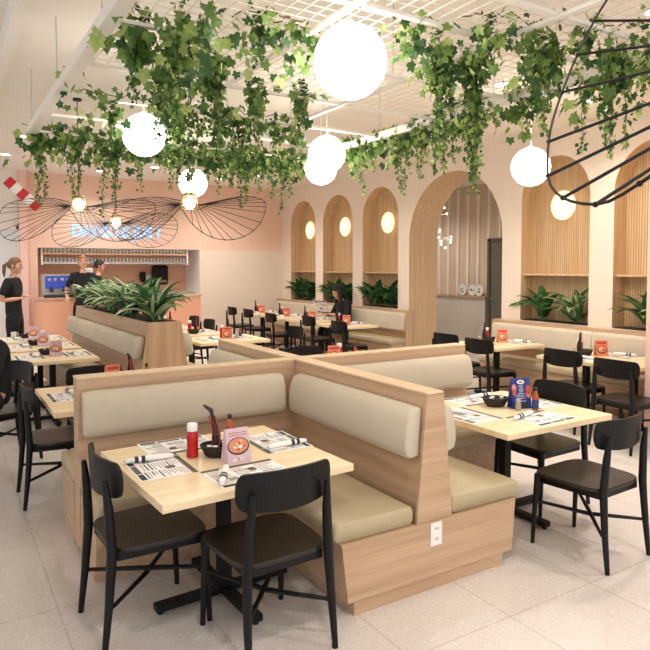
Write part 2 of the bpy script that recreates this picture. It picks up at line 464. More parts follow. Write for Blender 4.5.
rc.add([(BX0, YB, 0.9), (BX0, YB + 0.9, 0.9), (BX0, YB + 0.9, BZ1), (BX0, YB, BZ1)], [(0, 1, 2, 3)], 0)
rc.add([(BX1, YB, 0.9), (BX1, YB + 0.9, 0.9), (BX1, YB + 0.9, BZ1), (BX1, YB, BZ1)], [(0, 1, 2, 3)], 1)
rc.add([(BX0, YB, BZ1), (BX1, YB, BZ1), (BX1, YB + 0.9, BZ1), (BX0, YB + 0.9, BZ1)], [(0, 1, 2, 3)], 1)
struct('bar_recess', rc, ['tan', 'white'], wb, fixn=False)
d2 = struct('door_2', MB().box(0.56, 1.35, YB - 0.01, YB + 0.05, 0, 2.42), 'glass_door')
struct('door_frame', MB().box(1.26, 1.36, YB - 0.05, YB, 0, 2.42).box(0.55, 0.62, YB - 0.05, YB, 0, 2.42).box(0.55, 1.36, YB - 0.05, YB, 2.36, 2.42).box(0.92, 0.96, YB - 0.03, YB, 0, 2.4), 'white', d2)
# pale pink pillar beside the wall tables
struct('wall_pillar', MB().box(5.67, 6.15, 3.0, 3.46, 0.1, ZC, 0.008), 'pinkpost')
struct('baseboard_pillar', MB().box(5.66, 6.16, 2.99, 3.47, 0, 0.1), 'white')
struct('trim_4', MB().box(1.30, 1.44, YB - 0.16, YB - 0.005, 0, ZC), 'pinkpost')
# window wall far to the left, daylight side
wl = MB()
for y in (-3, 0, 3, 6, 9, 12): wl.box(-4.1, -3.95, y, y + 0.35, 0, ZC)
wl.box(-4.1, -3.95, -3, 13, 0, 0.5); wl.box(-4.1, -3.95, -3, 13, 3.1, ZC + 0.3)
struct('wall_left', wl, 'white')

# ------------------------------------------------------------------ cushions and booths
def rrect(w, h, r, n=5):
    pts = []
    for (cx, cy, a0) in ((w - r, r, -PI / 2), (w - r, h - r, 0), (r, h - r, PI / 2), (r, r, PI)):
        for i in range(n + 1):
            a = a0 + PI / 2 * i / n
            pts.append((cx + r * math.cos(a), cy + r * math.sin(a)))
    return pts

def cushion(mb, org, along, out, up, length, w, h, r=0.04, endr=0.04):
    """padded box: section w (along out) x h (along up), swept along `along`, with rounded ends"""
    org = Vector(org); A = Vector(along).normalized()
    st = []
    prof = rrect(w, h, min(r, w / 2 - 0.001, h / 2 - 0.001))
    for (t, k) in ((0, 0.95), (0.12, 0.972), (0.35, 0.99), (0.7, 0.998), (1, 1)):
        st.append((org + A * (endr * t), out, up, k))
    for (t, k) in ((1, 1), (0.7, 0.998), (0.35, 0.99), (0.12, 0.972), (0, 0.95)):
        st.append((org + A * (length - endr * t), out, up, k))
    mb.sweep(prof, st)

PX, PY = 2.146, 3.855          # centre of the cross shaped partition
YN, YF = 2.42, 5.2             # its near and far ends
XL, XR = 0.665, 3.69
TOPZ, SEATZ = 1.025, 0.455
def tri_panel(mb, along, c0, c1, ctr, ztop, wt, wb_, zb=0.35):
    """slab with slightly sloping faces, running along x or y"""
    def q(z, w):
        if along == 'y': return [(ctr - w, c0, z), (ctr + w, c0, z), (ctr + w, c1, z), (ctr - w, c1, z)]
        return [(c0, ctr - w, z), (c1, ctr - w, z), (c1, ctr + w, z), (c0, ctr + w, z)]
    mb.hexa(q(zb, wb_), q(ztop, wt))

part = thing('booth_divider', 'cross-shaped pale oak partition with a power outlet on its near end, between four padded benches', 'partition', (PX, PY, 0)); part['kind'] = 'thing'
def T(mb):       # to local coordinates of the partition
    mb.v = [(x - PX, y - PY, z) for (x, y, z) in mb.v]; return mb
WT, WB = 0.054, 0.118
mb = MB(); tri_panel(mb, 'y', YN + 0.012, YF, PX, TOPZ - 0.012, WT, WB, 0.02); T(mb).build('lengthwise_panel', 'oak_y', part)
mb = MB(); tri_panel(mb, 'x', XL, PX - 0.06, PY, TOPZ - 0.012, WT, 0.10, 0.02); T(mb).build('cross_panel', 'oak_x', part)
mb = MB(); tri_panel(mb, 'x', PX + 0.06, XR, PY, TOPZ - 0.012, WT, 0.10, 0.02); T(mb).build('cross_panel', 'oak_x', part)
mb = MB().box(PX - WT - 0.003, PX + WT + 0.003, YN - 0.002, YF, TOPZ - 0.012, TOPZ, 0.003)
T(mb).build('top_edge', 'oak_edge', part)
mb = MB().box(XL - 0.004, PX - WT - 0.004, PY - WT - 0.003, PY + WT + 0.003, TOPZ - 0.012, TOPZ, 0.003).box(PX + WT + 0.004, XR + 0.004, PY - WT - 0.003, PY + WT + 0.003, TOPZ - 0.012, TOPZ, 0.003)
T(mb).build('top_edge', 'oak_edge', part)
mb = MB()
mb.hexa([(PX - WB - .001, YN - .004, .362), (PX + WB + .001, YN - .004, .362), (PX + WB + .001, YN + .012, .362), (PX - WB - .001, YN + .012, .362)],
        [(PX - WT - .001, YN - .004, TOPZ - .013), (PX + WT + .001, YN - .004, TOPZ - .013), (PX + WT + .001, YN + .012, TOPZ - .013), (PX - WT - .001, YN + .012, TOPZ - .013)])
T(mb).build('end_cap', 'oak_x', part)
mb = MB()   # end board below the seats, across both benches
mb.hexa([(1.612, YN - .006, .072), (2.716, YN - .006, .072), (2.716, YN + .011, .072), (1.612, YN + .011, .072)],
        [(1.575, YN - .006, .36), (2.74, YN - .006, .36), (2.74, YN + .011, .36), (1.575, YN + .011, .36)])
T(mb).build('end_board', 'oak_x', part)
T(MB().box(1.65, 2.65, YN + .001, YN + .012, 0, .07)).build('plinth', 'oak_x', part)
ow = MB().box(2.115, 2.19, YN - .012, YN - .006, .23, .35, .002)
outlet = T(ow).build('power_outlet', 'plate', part); outlet['label'] = 'white double power outlet'
T(MB().box(2.135, 2.170, YN - .0135, YN - .012, 0.297, 0.337).box(2.135, 2.170, YN - .0135, YN - .012, 0.243, 0.283)).build('socket', 'napkin', outlet)
T(MB().box(2.144, 2.148, YN - .0142, YN - .0135, 0.313, 0.327).box(2.157, 2.161, YN - .0142, YN - .0135, 0.313, 0.327).box(2.144, 2.148, YN - .0142, YN - .0135, 0.259, 0.273).box(2.157, 2.161, YN - .0142, YN - .0135, 0.259, 0.273)).build('socket_slots', 'ink', outlet)

def slope_face(z): return WB + (WT - WB) * (z - 0.02) / (TOPZ - 0.02)

def booth_bench(sx, sy, label):
    """L-shaped bench in one quadrant of the cross; sx,sy = side"""
    ye = YN if sy < 0 else YF                     # open end of the long part
    ly = abs(ye - PY)                             # length of long part
    lx = (PX - XL) if sx < 0 else (XR - PX)
    root = thing('booth_bench', label, 'bench', (PX, PY, 0))
    def fl(mb):
        mb.v = [(x * sx, y * sy, z) for (x, y, z) in mb.v]
        return mb
    sd = 0.602 if sx < 0 else 0.64                                     # seat front from partition centre
    e0 = ly - 0.014
    # base boxes with a front that leans out to the top
    def basebox(mb, z0, z1, f0, f1, mi=0):
        # long part (runs along y), then the cross part (runs along x)
        mb.hexa([(0.125, 0.11, z0), (f0, 0.11, z0), (f0, e0, z0), (0.125, e0, z0)], [(0.125, 0.11, z1), (f1, 0.11, z1), (f1, e0, z1), (0.125, e0, z1)])
        mb.hexa([(f0 + .001, 0.11, z0), (lx, 0.11, z0), (lx, f0 - 0.04, z0), (f0 + .001, f0 - 0.04, z0)], [(f1 + .001, 0.11, z1), (lx, 0.11, z1), (lx, f1 - 0.04, z1), (f1 + .001, f1 - 0.04, z1)])
    b = MB(); basebox(b, 0.072, 0.36, 0.535, 0.572); fl(b).build('base', 'oak_y', root)
    b = MB(); basebox(b, 0.0, 0.071, 0.497, 0.497); fl(b).build('plinth', 'oak_y', root)
    # seat cushions
    c = MB(); cushion(c, (0.126, 0.115, 0.362), (0, 1, 0), (1, 0, 0), (0, 0, 1), e0 - 0.11, sd - 0.126, SEATZ - 0.362, 0.03, 0.03)
    fl(c).build('seat_cushion', 'vinyl', root, smooth='all')
    c = MB(); cushion(c, (sd + 0.002, 0.115, 0.362), (1, 0, 0), (0, 1, 0), (0, 0, 1), lx - sd - 0.002, sd - 0.04 - 0.115, SEATZ - 0.362, 0.03, 0.03)
    fl(c).build('seat_cushion', 'vinyl', root, smooth='all')
    # back cushions, leaning with the partition face
    h0, h1 = 0.69, 0.952
    f0 = slope_face(h0) + 0.004; f1 = slope_face(h1) + 0.004
    up = Vector(((f1 - f0) / (h1 - h0), 0, 1))
    prof = [(0, 0), (0.05, -0.003), (0.08, 0.012), (0.094, 0.05), (0.094, 0.14), (0.086, 0.2), (0.066, 0.245), (0.03, 0.26), (0, 0.258)]
    def back(org, A, out, up, length):
        m_ = MB(); st = []
        for (t, k) in ((0, .88), (.15, .945), (.5, .985), (1, 1)): st.append((Vector(org) + Vector(A) * (0.035 * t), out, up, k))
        for (t, k) in ((1, 1), (.5, .985), (.15, .945), (0, .88)): st.append((Vector(org) + Vector(A) * (length - 0.035 * t), out, up, k))
        m_.sweep(prof, st); return m_
    fl(back((f0 + 0.003, 0.17, h0), (0, 1, 0), (1, 0, 0), up, e0 - 0.17 - 0.012)).build('back_cushion', 'linen', root, smooth='all')
    upx = Vector((0, up.x, 1))
    fl(back((0.185, f0 + 0.003, h0), (1, 0, 0), (0, 1, 0), upx, lx - 0.185 - 0.02)).build('back_cushion', 'linen', root, smooth='all')
    return root
booth_bench(-1, -1, 'L-shaped padded bench around the near left table with the ketchup bottle')
booth_bench(1, -1, 'L-shaped padded bench around the right-hand table with the blue card')
booth_bench(-1, 1, 'L-shaped padded bench behind the left wing of the oak partition')
booth_bench(1, 1, 'L-shaped padded bench hidden behind the right wing of the oak partition')

# planter divider with benches on both sides
QX, Q0, Q1 = 2.03, 6.55, 10.0
pd = thing('planter_divider', 'long oak planter box divider with padded benches along both sides, full of striped plants', 'planter', (QX, Q0, 0), math.radians(1.6))
mb = MB()
def pq(z, w, y0, y1): return [(-w, y0, z), (w, y0, z), (w, y1, z), (-w, y1, z)]
mb.hexa(pq(0, .33, 0, Q1 - Q0), pq(1.04, .175, 0, Q1 - Q0))
mb.box(-.178, -.15, 0, Q1 - Q0, 1.04, 1.08).box(.15, .178, 0, Q1 - Q0, 1.04, 1.08).box(-.15, .15, 0, .028, 1.04, 1.08).box(-.15, .15, Q1 - Q0 - .028, Q1 - Q0, 1.04, 1.08)
mb.build('box', 'oak_y', pd)
mb = MB(); mb.hexa([(-.335, -.014, .0), (.335, -.014, .0), (.335, -.001, .0), (-.335, -.001, .0)], [(-.18, -.014, 1.08), (.18, -.014, 1.08), (.18, -.001, 1.08), (-.18, -.001, 1.08)])
mb.build('end_panel', 'oak_z', pd)
MB().box(-.148, .148, .03, Q1 - Q0 - .03, 1.042, 1.06).build('soil', 'soil', pd)
for s in (-1, 1):
    mb = MB(); mb.hexa([(.36, .01, .07), (.68, .01, .07), (.68, 3.4, .07), (.36, 3.4, .07)], [(.36, .01, .36), (.7, .01, .36), (.7, 3.4, .36), (.36, 3.4, .36)])
    mb.v = [(x * s, y, z) for x, y, z in mb.v]; mb.build('bench_base', 'oak_y', pd)
    mb = MB(); cushion(mb, (.3, .0, .362), (0, 1, 0), (1, 0, 0), (0, 0, 1), 3.4, .42, .095, .03, .03)
    mb.v = [(x * s, y, z) for x, y, z in mb.v]; mb.build('seat_cushion', 'vinyl', pd, smooth='all')
    for (y0, y1) in ((.03, 1.7), (1.71, 3.4)):
        mb = MB(); cushion(mb, (.232, y0, .70), (0, 1, 0), (1, 0, 0), (-.15, 0, 1), y1 - y0, .11, .235, .05, .04)
        mb.v = [(x * s, y, z) for x, y, z in mb.v]; mb.build('back_cushion', 'linen', pd, smooth='all')

# wall benches
def wall_bench(y0, y1, label, seams):
    r = thing('wall_bench', label, 'bench', (XW, y0, 0)); L_ = y1 - y0
    MB().box(-.42, -.06, .0, L_, .0, .07).build('plinth', 'oak_y', r)
    MB().box(-.47, -.05, .0, L_, .071, .36, .004).build('base', 'oak_y', r)
    MB().box(-.14, -.005, .0, L_, .361, .92, .004).build('back_panel', 'oak_y', r)
    for e in (-.03, L_ + .004): MB().box(-.2, -.005, e, e + .026, .0, .93, .003).build('end_panel', 'oak_z', r)
    c = MB(); cushion(c, (-.50, 0.005, .362), (0, 1, 0), (1, 0, 0), (0, 0, 1), L_ - .01, .355, .095, .03, .03); c.build('seat_cushion', 'vinyl', r, smooth='all')
    ys = [0] + seams + [L_]
    for a, b in zip(ys[:-1], ys[1:]):
        c = MB(); cushion(c, (-.25, a + .006, .58), (0, 1, 0), (1, 0, 0), (.06, 0, 1), b - a - .012, .1, .31, .045, .04); c.build('back_cushion', 'linen', r, smooth='all')
    return r
wall_bench(8.25, 12.95, 'long padded wall bench under the three narrow niches at the back', [1.6, 3.1])
wall_bench(2.2, 6.29, 'padded wall bench under the two wide niches by the pink pillar', [1.2, 2.5])

# ------------------------------------------------------------------ chairs
def make_chair(label, loc, rz, group):
    t = thing('dining_chair', label, 'chair', loc, rz, group)
    for s in (-1, 1):
        MB().tube([(s * .208, -.262, 0), (s * .204, -.24, .20), (s * .196, -.222, .43), (s * .184, -.23, .62), (s * .178, -.243, .745)], [.013, .018, .0225, .0205, .012], 10).build('leg', 'black', t, smooth=True)
    for s in (-1, 1):
        MB().tube([(s * .208, .222, 0), (s * .203, .212, .22), (s * .196, .2, .425)], [.012, .016, .0205], 10).build('leg', 'black', t, smooth=True)
    # seat: thin dished ply with rounded corners
    n = 40; ring = []
    for i in range(n):
        a = 2 * PI * i / n; c, s = math.cos(a), math.sin(a)
        u = math.copysign(abs(c) ** 0.42, c); v = math.copysign(abs(s) ** 0.42, s)
        w = 0.232 + 0.012 * v
        ring.append((u * w, v * 0.225 + 0.005))
    mb = MB(); vs = []; fs = []
    def dish(u): return -.012 * (1 - u * u)
    for (kk, zo) in ((1, .0), (.985, .008), (.8, None), (.45, None), (.02, None)):
        for (x, y) in ring:
            z = .437 + (zo if zo is not None else .008 + dish(kk) + .0)
            if zo is not None and zo > 0: z = .437 + zo
            vs.append((x * kk, y * kk, z))
    for (x, y) in ring: vs.append((x * .99, y * .99, .424))
    for k_ in range(4):
        for i in range(n):
            j = (i + 1) % n; fs.append((k_ * n + i, k_ * n + j, (k_ + 1) * n + j, (k_ + 1) * n + i))
    fs.append(tuple(4 * n + i for i in range(n)))
    for i in range(n):
        j = (i + 1) % n; fs.append((5 * n + i, 5 * n + j, j, i))
    fs.append(tuple(reversed([5 * n + i for i in range(n)])))
    mb.add(vs, fs); mb.build('seat', 'seat', t, smooth=True)
    # backrest: curved board with rounded corners and a bowed lower edge
    mb = MB(); vs = []; nx, nz = 28, 6
    th = .014
    for side in (0, 1):
        for i in range(nx + 1):
            u = math.sin(PI / 2 * (-1 + 2 * i / nx))
            edge = max(0, (abs(u) - .84) / .16)
            shrink = 1 - max(0, 1 - edge ** 2.4) ** .42 if edge > 0 else 0
            zt = .828 - .008 * u * u - .075 * shrink
            zb = .652 + .02 * u * u + .075 * shrink
            for k_ in range(nz + 1):
                z = zb + (zt - zb) * k_ / nz
                x = u * .228
                y = -.255 + .058 * u * u + (.0 if side == 0 else th) - (z - .64) * .06 + .012
                vs.append((x, y, z))
    W = nz + 1; P = (nx + 1) * W; fs = []
    for i in range(nx):
        for k_ in range(nz):
            a = i * W + k_; fs.append((a, a + 1, a + W + 1, a + W)); fs.append((P + a, P + a + W, P + a + W + 1, P + a + 1))
    for i in range(nx):
        a = i * W; fs.append((a, a + W, P + a + W, P + a)); a += nz; fs.append((a, P + a, P + a + W, a + W))
    for k_ in range(nz):
        a = k_; fs.append((a, P + a, P + a + 1, a + 1)); a = nx * W + k_; fs.append((a, a + 1, P + a + 1, P + a))
    mb.add(vs, fs); mb.build('backrest', 'black', t, smooth=True)
    mb = MB()
    for s in (-1, 1):
        mb.hexa([(s * .178 - .008, -.19, .385), (s * .178 + .008, -.19, .385), (s * .178 + .008, .195, .372), (s * .178 - .008, .195, .372)],
                [(s * .178 - .008, -.19, .423), (s * .178 + .008, -.19, .423), (s * .178 + .008, .195, .423), (s * .178 - .008, .195, .423)])
    mb.box(-.18, .18, .19, .205, .375, .423).box(-.18, .18, -.2, -.185, .385, .423)
    mb.build('seat_rail', 'black', t)
    MB().tube([(-.203, -.222, .20), (0, -.01, .232), (.2, .205, .262)], [.009, .012, .009], 8).build('stretcher', 'black', t, smooth=True)
    MB().tube([(.203, -.222, .20), (0, -.01, .208), (-.2, .205, .262)], [.009, .012, .009], 8).build('stretcher', 'black', t, smooth=True)
    return t

CH = 'black dining chairs'
R_ = -PI / 2     # faces +x
chairs = [
    ((0.82, 2.945), R_ + .05, 'black chair left of the near left table with the ketchup bottle'),
    ((1.225, 2.515), .03, 'black chair in front of the near left table, its back to the viewer'),
    ((3.235, 2.31), .05, 'black chair in front of the right-hand table with the blue card'),
    ((3.60, 2.96), PI / 2 - .03, 'black chair across the right-hand table behind the sauce bottle'),
    ((0.73, 4.88), R_, 'black chair by the aisle at the table behind the left wing of the oak partition'),
    ((1.10, 5.29), PI, 'black chair at the far side of the table behind the left partition wing'),
    ((3.23, 5.52), PI, 'black chair whose back peeks over the far part of the oak partition'),
    ((5.55, 5.30), R_, 'black chair nearest the viewer at the wall table beside the arched passage'),
    ((5.64, 5.96), R_, 'black chair half hidden by the right partition wing, near the arched passage'),
    ((5.59, 4.17), R_, 'black chair between the two wall tables, under the wide niche'),
    ((5.41, 3.46), R_, 'black chair at the wall table nearest the pink pillar'),
    ((0.62, 7.05), R_, 'black chair at the nearest table of the aisle row by the planter'),
    ((0.66, 8.2), R_, 'black chair at the second table of the aisle row by the planter'),
    ((0.66, 9.1), R_, 'black chair at the farthest table of the aisle row by the planter'),
    ((4.05, 7.7), PI / 2, 'black chair at the table right of the planter, beyond the partition end'),
    ((3.48, 9.5), PI / 2, 'black chair nearer of two at the last table right of the planter'),
    ((5.48, 8.2), R_, 'black chair nearest the aisle at the table with the bare right corner under the niches'),
    ((5.57, 9.3), R_, 'black chair across from the seated person in the dark hood'),
    ((5.35, 10.3), R_, 'black chair at the third table of the back wall bench'),
    ((5.45, 11.5), R_, 'black chair at the far corner table, nearer one of its pair'),
    ((5.45, 12.3), R_, 'black chair at the far corner table, the one nearest the cream back wall'),
    ((3.5, 10.25), PI / 2, 'black chair farther of two at the last table right of the planter'),
]
proto = None
for (xy, rz, lab) in chairs:
    if proto is None: proto = make_chair(lab, (*xy, 0), rz, CH)
    else: dup(proto, (*xy, 0), rz, lab, CH)

# ------------------------------------------------------------------ tables
def make_table(label, loc, sx, sy, group, rz=0, cols=(0,), A=.36):
    t = thing('dining_table', label, 'table', loc, rz, group)
    MB().box(-sx / 2, sx / 2, -sy / 2, sy / 2, .664, .70, .003).build('tabletop', 'birch', t)
    for cy in cols:
        MB().box(-.03, .03, cy - .03, cy + .03, .04, .655, .003).build('column', 'metal_black', t)
        MB().box(-.2, .2, cy - .03, cy + .03, .645, .6635).box(-.03, .03, cy - .2, cy + .2, .645, .6635).build('top_plate', 'metal_black', t)
        MB().box(-A, A, cy - .028, cy + .028, .016, .05, .004).box(-.028, .028, cy - A, cy - .0285, .016, .05, .004).box(-.028, .028, cy + .0285, cy + A, .016, .05, .004).build('cross_base', 'metal_black', t)
        for (x, y) in ((A - .025, 0), (.025 - A, 0), (0, A - .025), (0, .025 - A)):
            MB().lathe([(.014, 0), (.017, .006), (.01, .017)], 10, (x, cy + y, 0)).build('foot', 'metal_black', t)
    return t
TB = 'square birch dining tables'
tables = {
    'near': ((1.205, 2.945), .965, .91, 'birch-topped table at the near left, with the ketchup bottle and the pink card'),
    'blue': ((3.245, 2.955), .97, .93, 'birch-topped table at the right, with the blue card and a basket'),
    'wing': ((1.115, 4.91), .97, .98, 'birch-topped table behind the left wing of the oak partition'),
    'hidden': ((3.52, 5.12), .97, .94, 'birch-topped table hidden behind the crossing of the oak partition'),
    'aisle1': ((1.035, 7.33), .82, .84, 'birch-topped table nearest in the aisle row beside the planter'),
    'aisle2': ((1.035, 8.3), .82, .8, 'birch-topped table second in the aisle row beside the planter'),
    'aisle3': ((1.035, 9.2), .82, .78, 'birch-topped table farthest in the aisle row, next to the standing waitress'),
    'arch': ((6.0, 5.62), .85, .8, 'birch-topped wall table beside the arched passage'),
    'pillar': ((5.98, 4.06), .87, 1.12, 'birch-topped wall table nearest the pink pillar'),
    'plant1': ((3.27, 7.9), .97, .8, 'birch-topped table right of the planter, beyond the partition end'),
    'plant2': ((3.15, 8.85), .8, .8, 'birch-topped table farther along the right side of the planter'),
    'plant3': ((3.1, 9.9), .75, .85, 'birch-topped table farthest along the right side of the planter'),
    'wall1': ((5.79, 8.75), .7, .86, 'birch-topped table with a bare right corner, under the third narrow niche'),
    'wall2': ((5.79, 9.85), .7, .86, 'birch-topped table where the person in the dark hood sits'),
    'wall3': ((5.79, 10.85), .7, .86, 'birch-topped table third along the back wall bench'),
    'wall4': ((5.79, 11.95), .7, .86, 'birch-topped table in the far corner under the first niche'),
}
for kx, (c, sx, sy, lab) in tables.items(): make_table(lab, (*c, 0), sx, sy, TB, math.radians(3) if kx == 'near' else 0, (-.3, .25) if kx == 'pillar' else (0,), .27 if kx == 'pillar' else (.3 if kx[:4] == 'wall' else .36))
ZTB = .7008

# ------------------------------------------------------------------ table things
def once(store, key, make, label, loc, rz, group):
    if key not in store:
        store[key] = make(label, loc, rz, group)
        return store[key]
    return dup(store[key], loc, rz, label, group)
ST = {}
def mk_mat(label, loc, rz, group):
    r2 = random.Random(3)
    t = MB(); t.box(-.165, .165, -.12, .12, 0, .0012, mi=0)
    z0, z1 = .0012, .0018
    def blk(x0, x1, y0, y1, mi): t.box(x0, x1, y0, y1, z0, z1, mi=mi)
    blk(-.165, .165, .100, .12, 3)                       # dark band at the far edge
    blk(-.165, .165, .096, .0985, 1)
    blk(-.155, -.05, -.112, -.088, 1); blk(-.04, .07, -.112, -.088, 3); blk(.08, .155, -.112, -.088, 1)
    for cx in (-.152, -.045, .062):
        y = .085
        while y > -.075:
            w = r2.choice((.05, .07, .085, .09))
            mi = r2.choice((2, 2, 2, 1, 4))
            hh = .006 if mi == 1 else .0035
            blk(cx, cx + w, y - hh, y, mi); y -= .0125 if mi != 1 else .017
    blk(.02, .055, .02, .06, 3); blk(-.1, -.06, -.05, -.02, 2)
    o = t.build('menu_placemat', ['paper', 'ink', 'ink_grey', 'ink_olive', 'ink_red'])
    o.data.transform(Matrix.Diagonal((1.12, 1.12, 1, 1)))
    o.location = loc; o.rotation_euler = (0, 0, rz)
    return tag(o, label, 'placemat', group)
def mk_roll(label, loc, rz, group):
    t = thing('napkin_roll', label, 'napkin', loc, rz, group)
    mb = MB()
    pts = [(-.115, 0, .014), (-.09, 0, .016), (-.03, 0, .0175), (.04, 0, .0175), (.1, 0, .0165), (.118, 0, .015)]
    mb.tube(pts, [.012, .0155, .0165, .0165, .0155, .011], 10, flat=.85)
    mb.add([(.02, .012, .006), (.115, .012, .004), (.12, .034, .003), (.03, .03, .003)], [(0, 1, 2, 3)])
    mb.build('napkin', 'napkin', t, smooth=True)
    MB().tube([(-.07, 0, .0172), (-.052, 0, .0174)], .0176, 10, flat=.87).tube([(-.038, 0, .0175), (-.02, 0, .0175)], .0178, 10, flat=.87).build('paper_band', 'ink', t, smooth=True)
    MB().box(.105, .15, -.004, .004, .012, .0145).box(.105, .145, .005, .008, .012, .0145).build('cutlery_tip', 'steel', t)
    return t
def mk_ketchup(label, loc, rz, group):
    t = thing('ketchup_bottle', label, 'bottle', loc, rz, group)
    MB().lathe([(.026, 0), (.0295, .004), (.0295, .03), (.027, .05), (.0275, .075), (.0295, .10), (.028, .122), (.02, .133), (.016, .136)], 20).build('body', 'red', t, smooth=True)
    MB().lathe([(.0255, .134), (.0265, .137), (.0265, .168), (.024, .172), (.01, .173)], 20).build('cap', 'cap_white', t, smooth=True)
    lb = MB(); pts = [(.0288 * math.cos(a), .0288 * math.sin(a)) for a in [(-.9 + .3 * i) for i in range(7)]]
    for p, q in zip(pts[:-1], pts[1:]):
        lb.add([(p[0], p[1], .045), (q[0], q[1], .045), (q[0] * 1.03, q[1] * 1.03, .098), (p[0] * 1.03, p[1] * 1.03, .098)], [(0, 1, 2, 3)])
    lb.build('label_sticker', 'label_white', t)
    return t
def mk_hot(label, loc, rz, group):
    t = thing('hot_sauce_bottle', label, 'bottle', loc, rz, group)
    MB().lathe([(.02, 0), (.0225, .003), (.0225, .085), (.02, .098), (.0125, .115), (.0105, .13)], 16).build('body', 'sauce', t, smooth=True)
    MB().lathe([(.0228, .012), (.0231, .014), (.0231, .07), (.0228, .072)], 16).build('label_sticker', ['blue_label'], t, smooth=True)
    MB().lathe([(.0122, .131), (.0126, .133), (.0126, .15), (.011, .153)], 12).build('cap', 'ink', t, smooth=True)
    return t
def mk_syrup(label, loc, rz, group):
    t = thing('syrup_bottle', label, 'bottle', loc, rz, group)
    mb = MB()
    def ptx(z): return .008 - .04 * z - max(0, z - .13) * .22
    st = [(0, .02), (.004, .026), (.05, .03), (.09, .031), (.12, .026), (.16, .0145), (.19, .0125), (.215, .013)]
    mb.tube([(ptx(z), 0, z) for z, r in st], [r for z, r in st], 14, flat=.75); mb.build('body', 'dark_bottle', t, smooth=True)
    MB().tube([(ptx(z) - (0 if z < .225 else (z - .225) * 1.2), 0, z) for z in (.2155, .225, .24, .252)], [.0125, .012, .009, .004], 10).build('spout', 'ink', t, smooth=True)
    lb = MB()
    for s in (-1, 1): lb.tube([(ptx(z) + s * .016, -.0165 + (0 if z < .12 else .005), z) for z in (.05, .1, .13, .17, .2)], .0045, 6)
    lb.build('label_stripe', 'red_lbl', t, smooth=True)
    lb = MB()
    for i in range(7): lb.box(ptx(.05 + i * .01) - .012, ptx(.05 + i * .01) + .012, -.0245, -.0225, .045 + i * .01, .05 + i * .01)
    lb.build('label_text', 'ink_grey', t)
    return t
def mk_basket(label, loc, rz, group):
    t = thing('condiment_basket', label, 'basket', loc, rz, group)
    mb = MB(); mb.lathe([(.0, 0.002), (.05, .0), (.062, .02), (.074, .045), (.079, .058), (.075, .058), (.069, .045), (.056, .02), (.046, .006), (0, .006)], 24, sx=1.15, sy=.9)
    mb.build('bowl', 'basket', t, smooth=True)
    mb = MB()
    for k_ in range(3):
        z = .016 + k_ * .014; r = .061 + k_ * .0055
        mb.tube([(r * 1.15 * math.cos(a), r * .9 * math.sin(a), z + .003 * math.sin(a * 10)) for a in [2 * PI * i / 40 for i in range(40)]], .003, 5, closed=True)
    mb.tube([(.077 * 1.15 * math.cos(a), .077 * .9 * math.sin(a), .058) for a in [2 * PI * i / 32 for i in range(32)]], .0045, 6, closed=True)
    mb.build('woven_band', 'basket', t, smooth=True)
    return t
def mk_creamer(label, loc, rz, group):
    t = thing('creamer_cup', label, 'creamer', loc, rz, group)
    MB().lathe([(.009, 0), (.0125, .016)], 12).build('cup', 'creamer', t, smooth=True)
    MB().lathe([(.0145, .0165), (.0145, .018), (.002, .0185)], 12).build('foil_lid', 'napkin', t, smooth=True)
    return t
def mk_jam(label, loc, rz, group):
    t = thing('jam_packet', label, 'packet', loc, rz, group)
    MB().box(-.016, .016, -.012, .012, 0, .009, .003).build('tub', 'creamer', t)
    MB().box(-.019, .019, -.015, .015, .0092, .0105).build('foil_lid', 'jam', t)
    return t
def tent(label, loc, rz, group, w, h, front, side, mk_front):
    t = thing('table_tent_card', label, 'menu card', loc, rz, group)
    d = .045
    mb = MB(); mb.add([(-w / 2, -d, 0), (w / 2, -d, 0), (w / 2, -.004, h), (-w / 2, -.004, h), (-w / 2, d, 0), (w / 2, d, 0), (w / 2, .004, h), (-w / 2, .004, h)],
                      [(0, 1, 2, 3), (5, 4, 7, 6), (4, 0, 3, 7), (1, 5, 6, 2), (3, 2, 6, 7), (0, 4, 5, 1)])
    mb.build('card', front, t)
    f = MB()
    def P(u, v, e=.0012): # u across 0..1, v up 0..1
        return ((u - .5) * w, -d + (d - .004) * v - e, h * v)
    mk_front(f, P)
    f.build('print', side, t, fixn=False)
    return t
def quad(f, P, u0, u1, v0, v1, mi, e=.0012): f.add([P(u0, v0, e), P(u1, v0, e), P(u1, v1, e), P(u0, v1, e)], [(0, 1, 2, 3)], mi)
def disc(f, P, u, v, ru, rv, mi, e=.0016, n=18): f.add([P(u + ru * math.cos(2 * PI * i / n), v + rv * math.sin(2 * PI * i / n), e) for i in range(n)], [tuple(range(n))], mi)
def mk_pink(label, loc, rz, group):
    def fr(f, P):
        quad(f, P, .02, .98, .0, .99, 0)
        rr = random.Random(5)
        for v in (.86, .79):
            u = .14
            while u < .88:
                wd = rr.uniform(.03, .075); quad(f, P, u, min(.9, u + wd), v, v + .035, 1, .0016); u += wd + .02
        disc(f, P, .5, .5, .47, .25, 2, .002); disc(f, P, .5, .515, .42, .215, 3, .0026)
        for i in range(26):
            a = rr.uniform(0, 2 * PI); r = rr.uniform(0, .8)
            disc(f, P, .5 + .36 * r * math.cos(a), .52 + .18 * r * math.sin(a), .06, .034, rr.choice((3, 4, 5, 5, 4, 6)), .003 + .0001 * i, 9)
        disc(f, P, .3, .12, .1, .03, 6, .002); disc(f, P, .62, .13, .14, .045, 6, .002, 8)
        for u in (.42, .55, .68): quad(f, P, u, u + .09, .12, .145, 1, .0026)
    return tent(label, loc, rz, group, .125, .165, 'card_pink', ['card_pink', 'ink_red', 'ink', 'food_pink', 'food_yellow', 'food_red', 'paper'], fr)
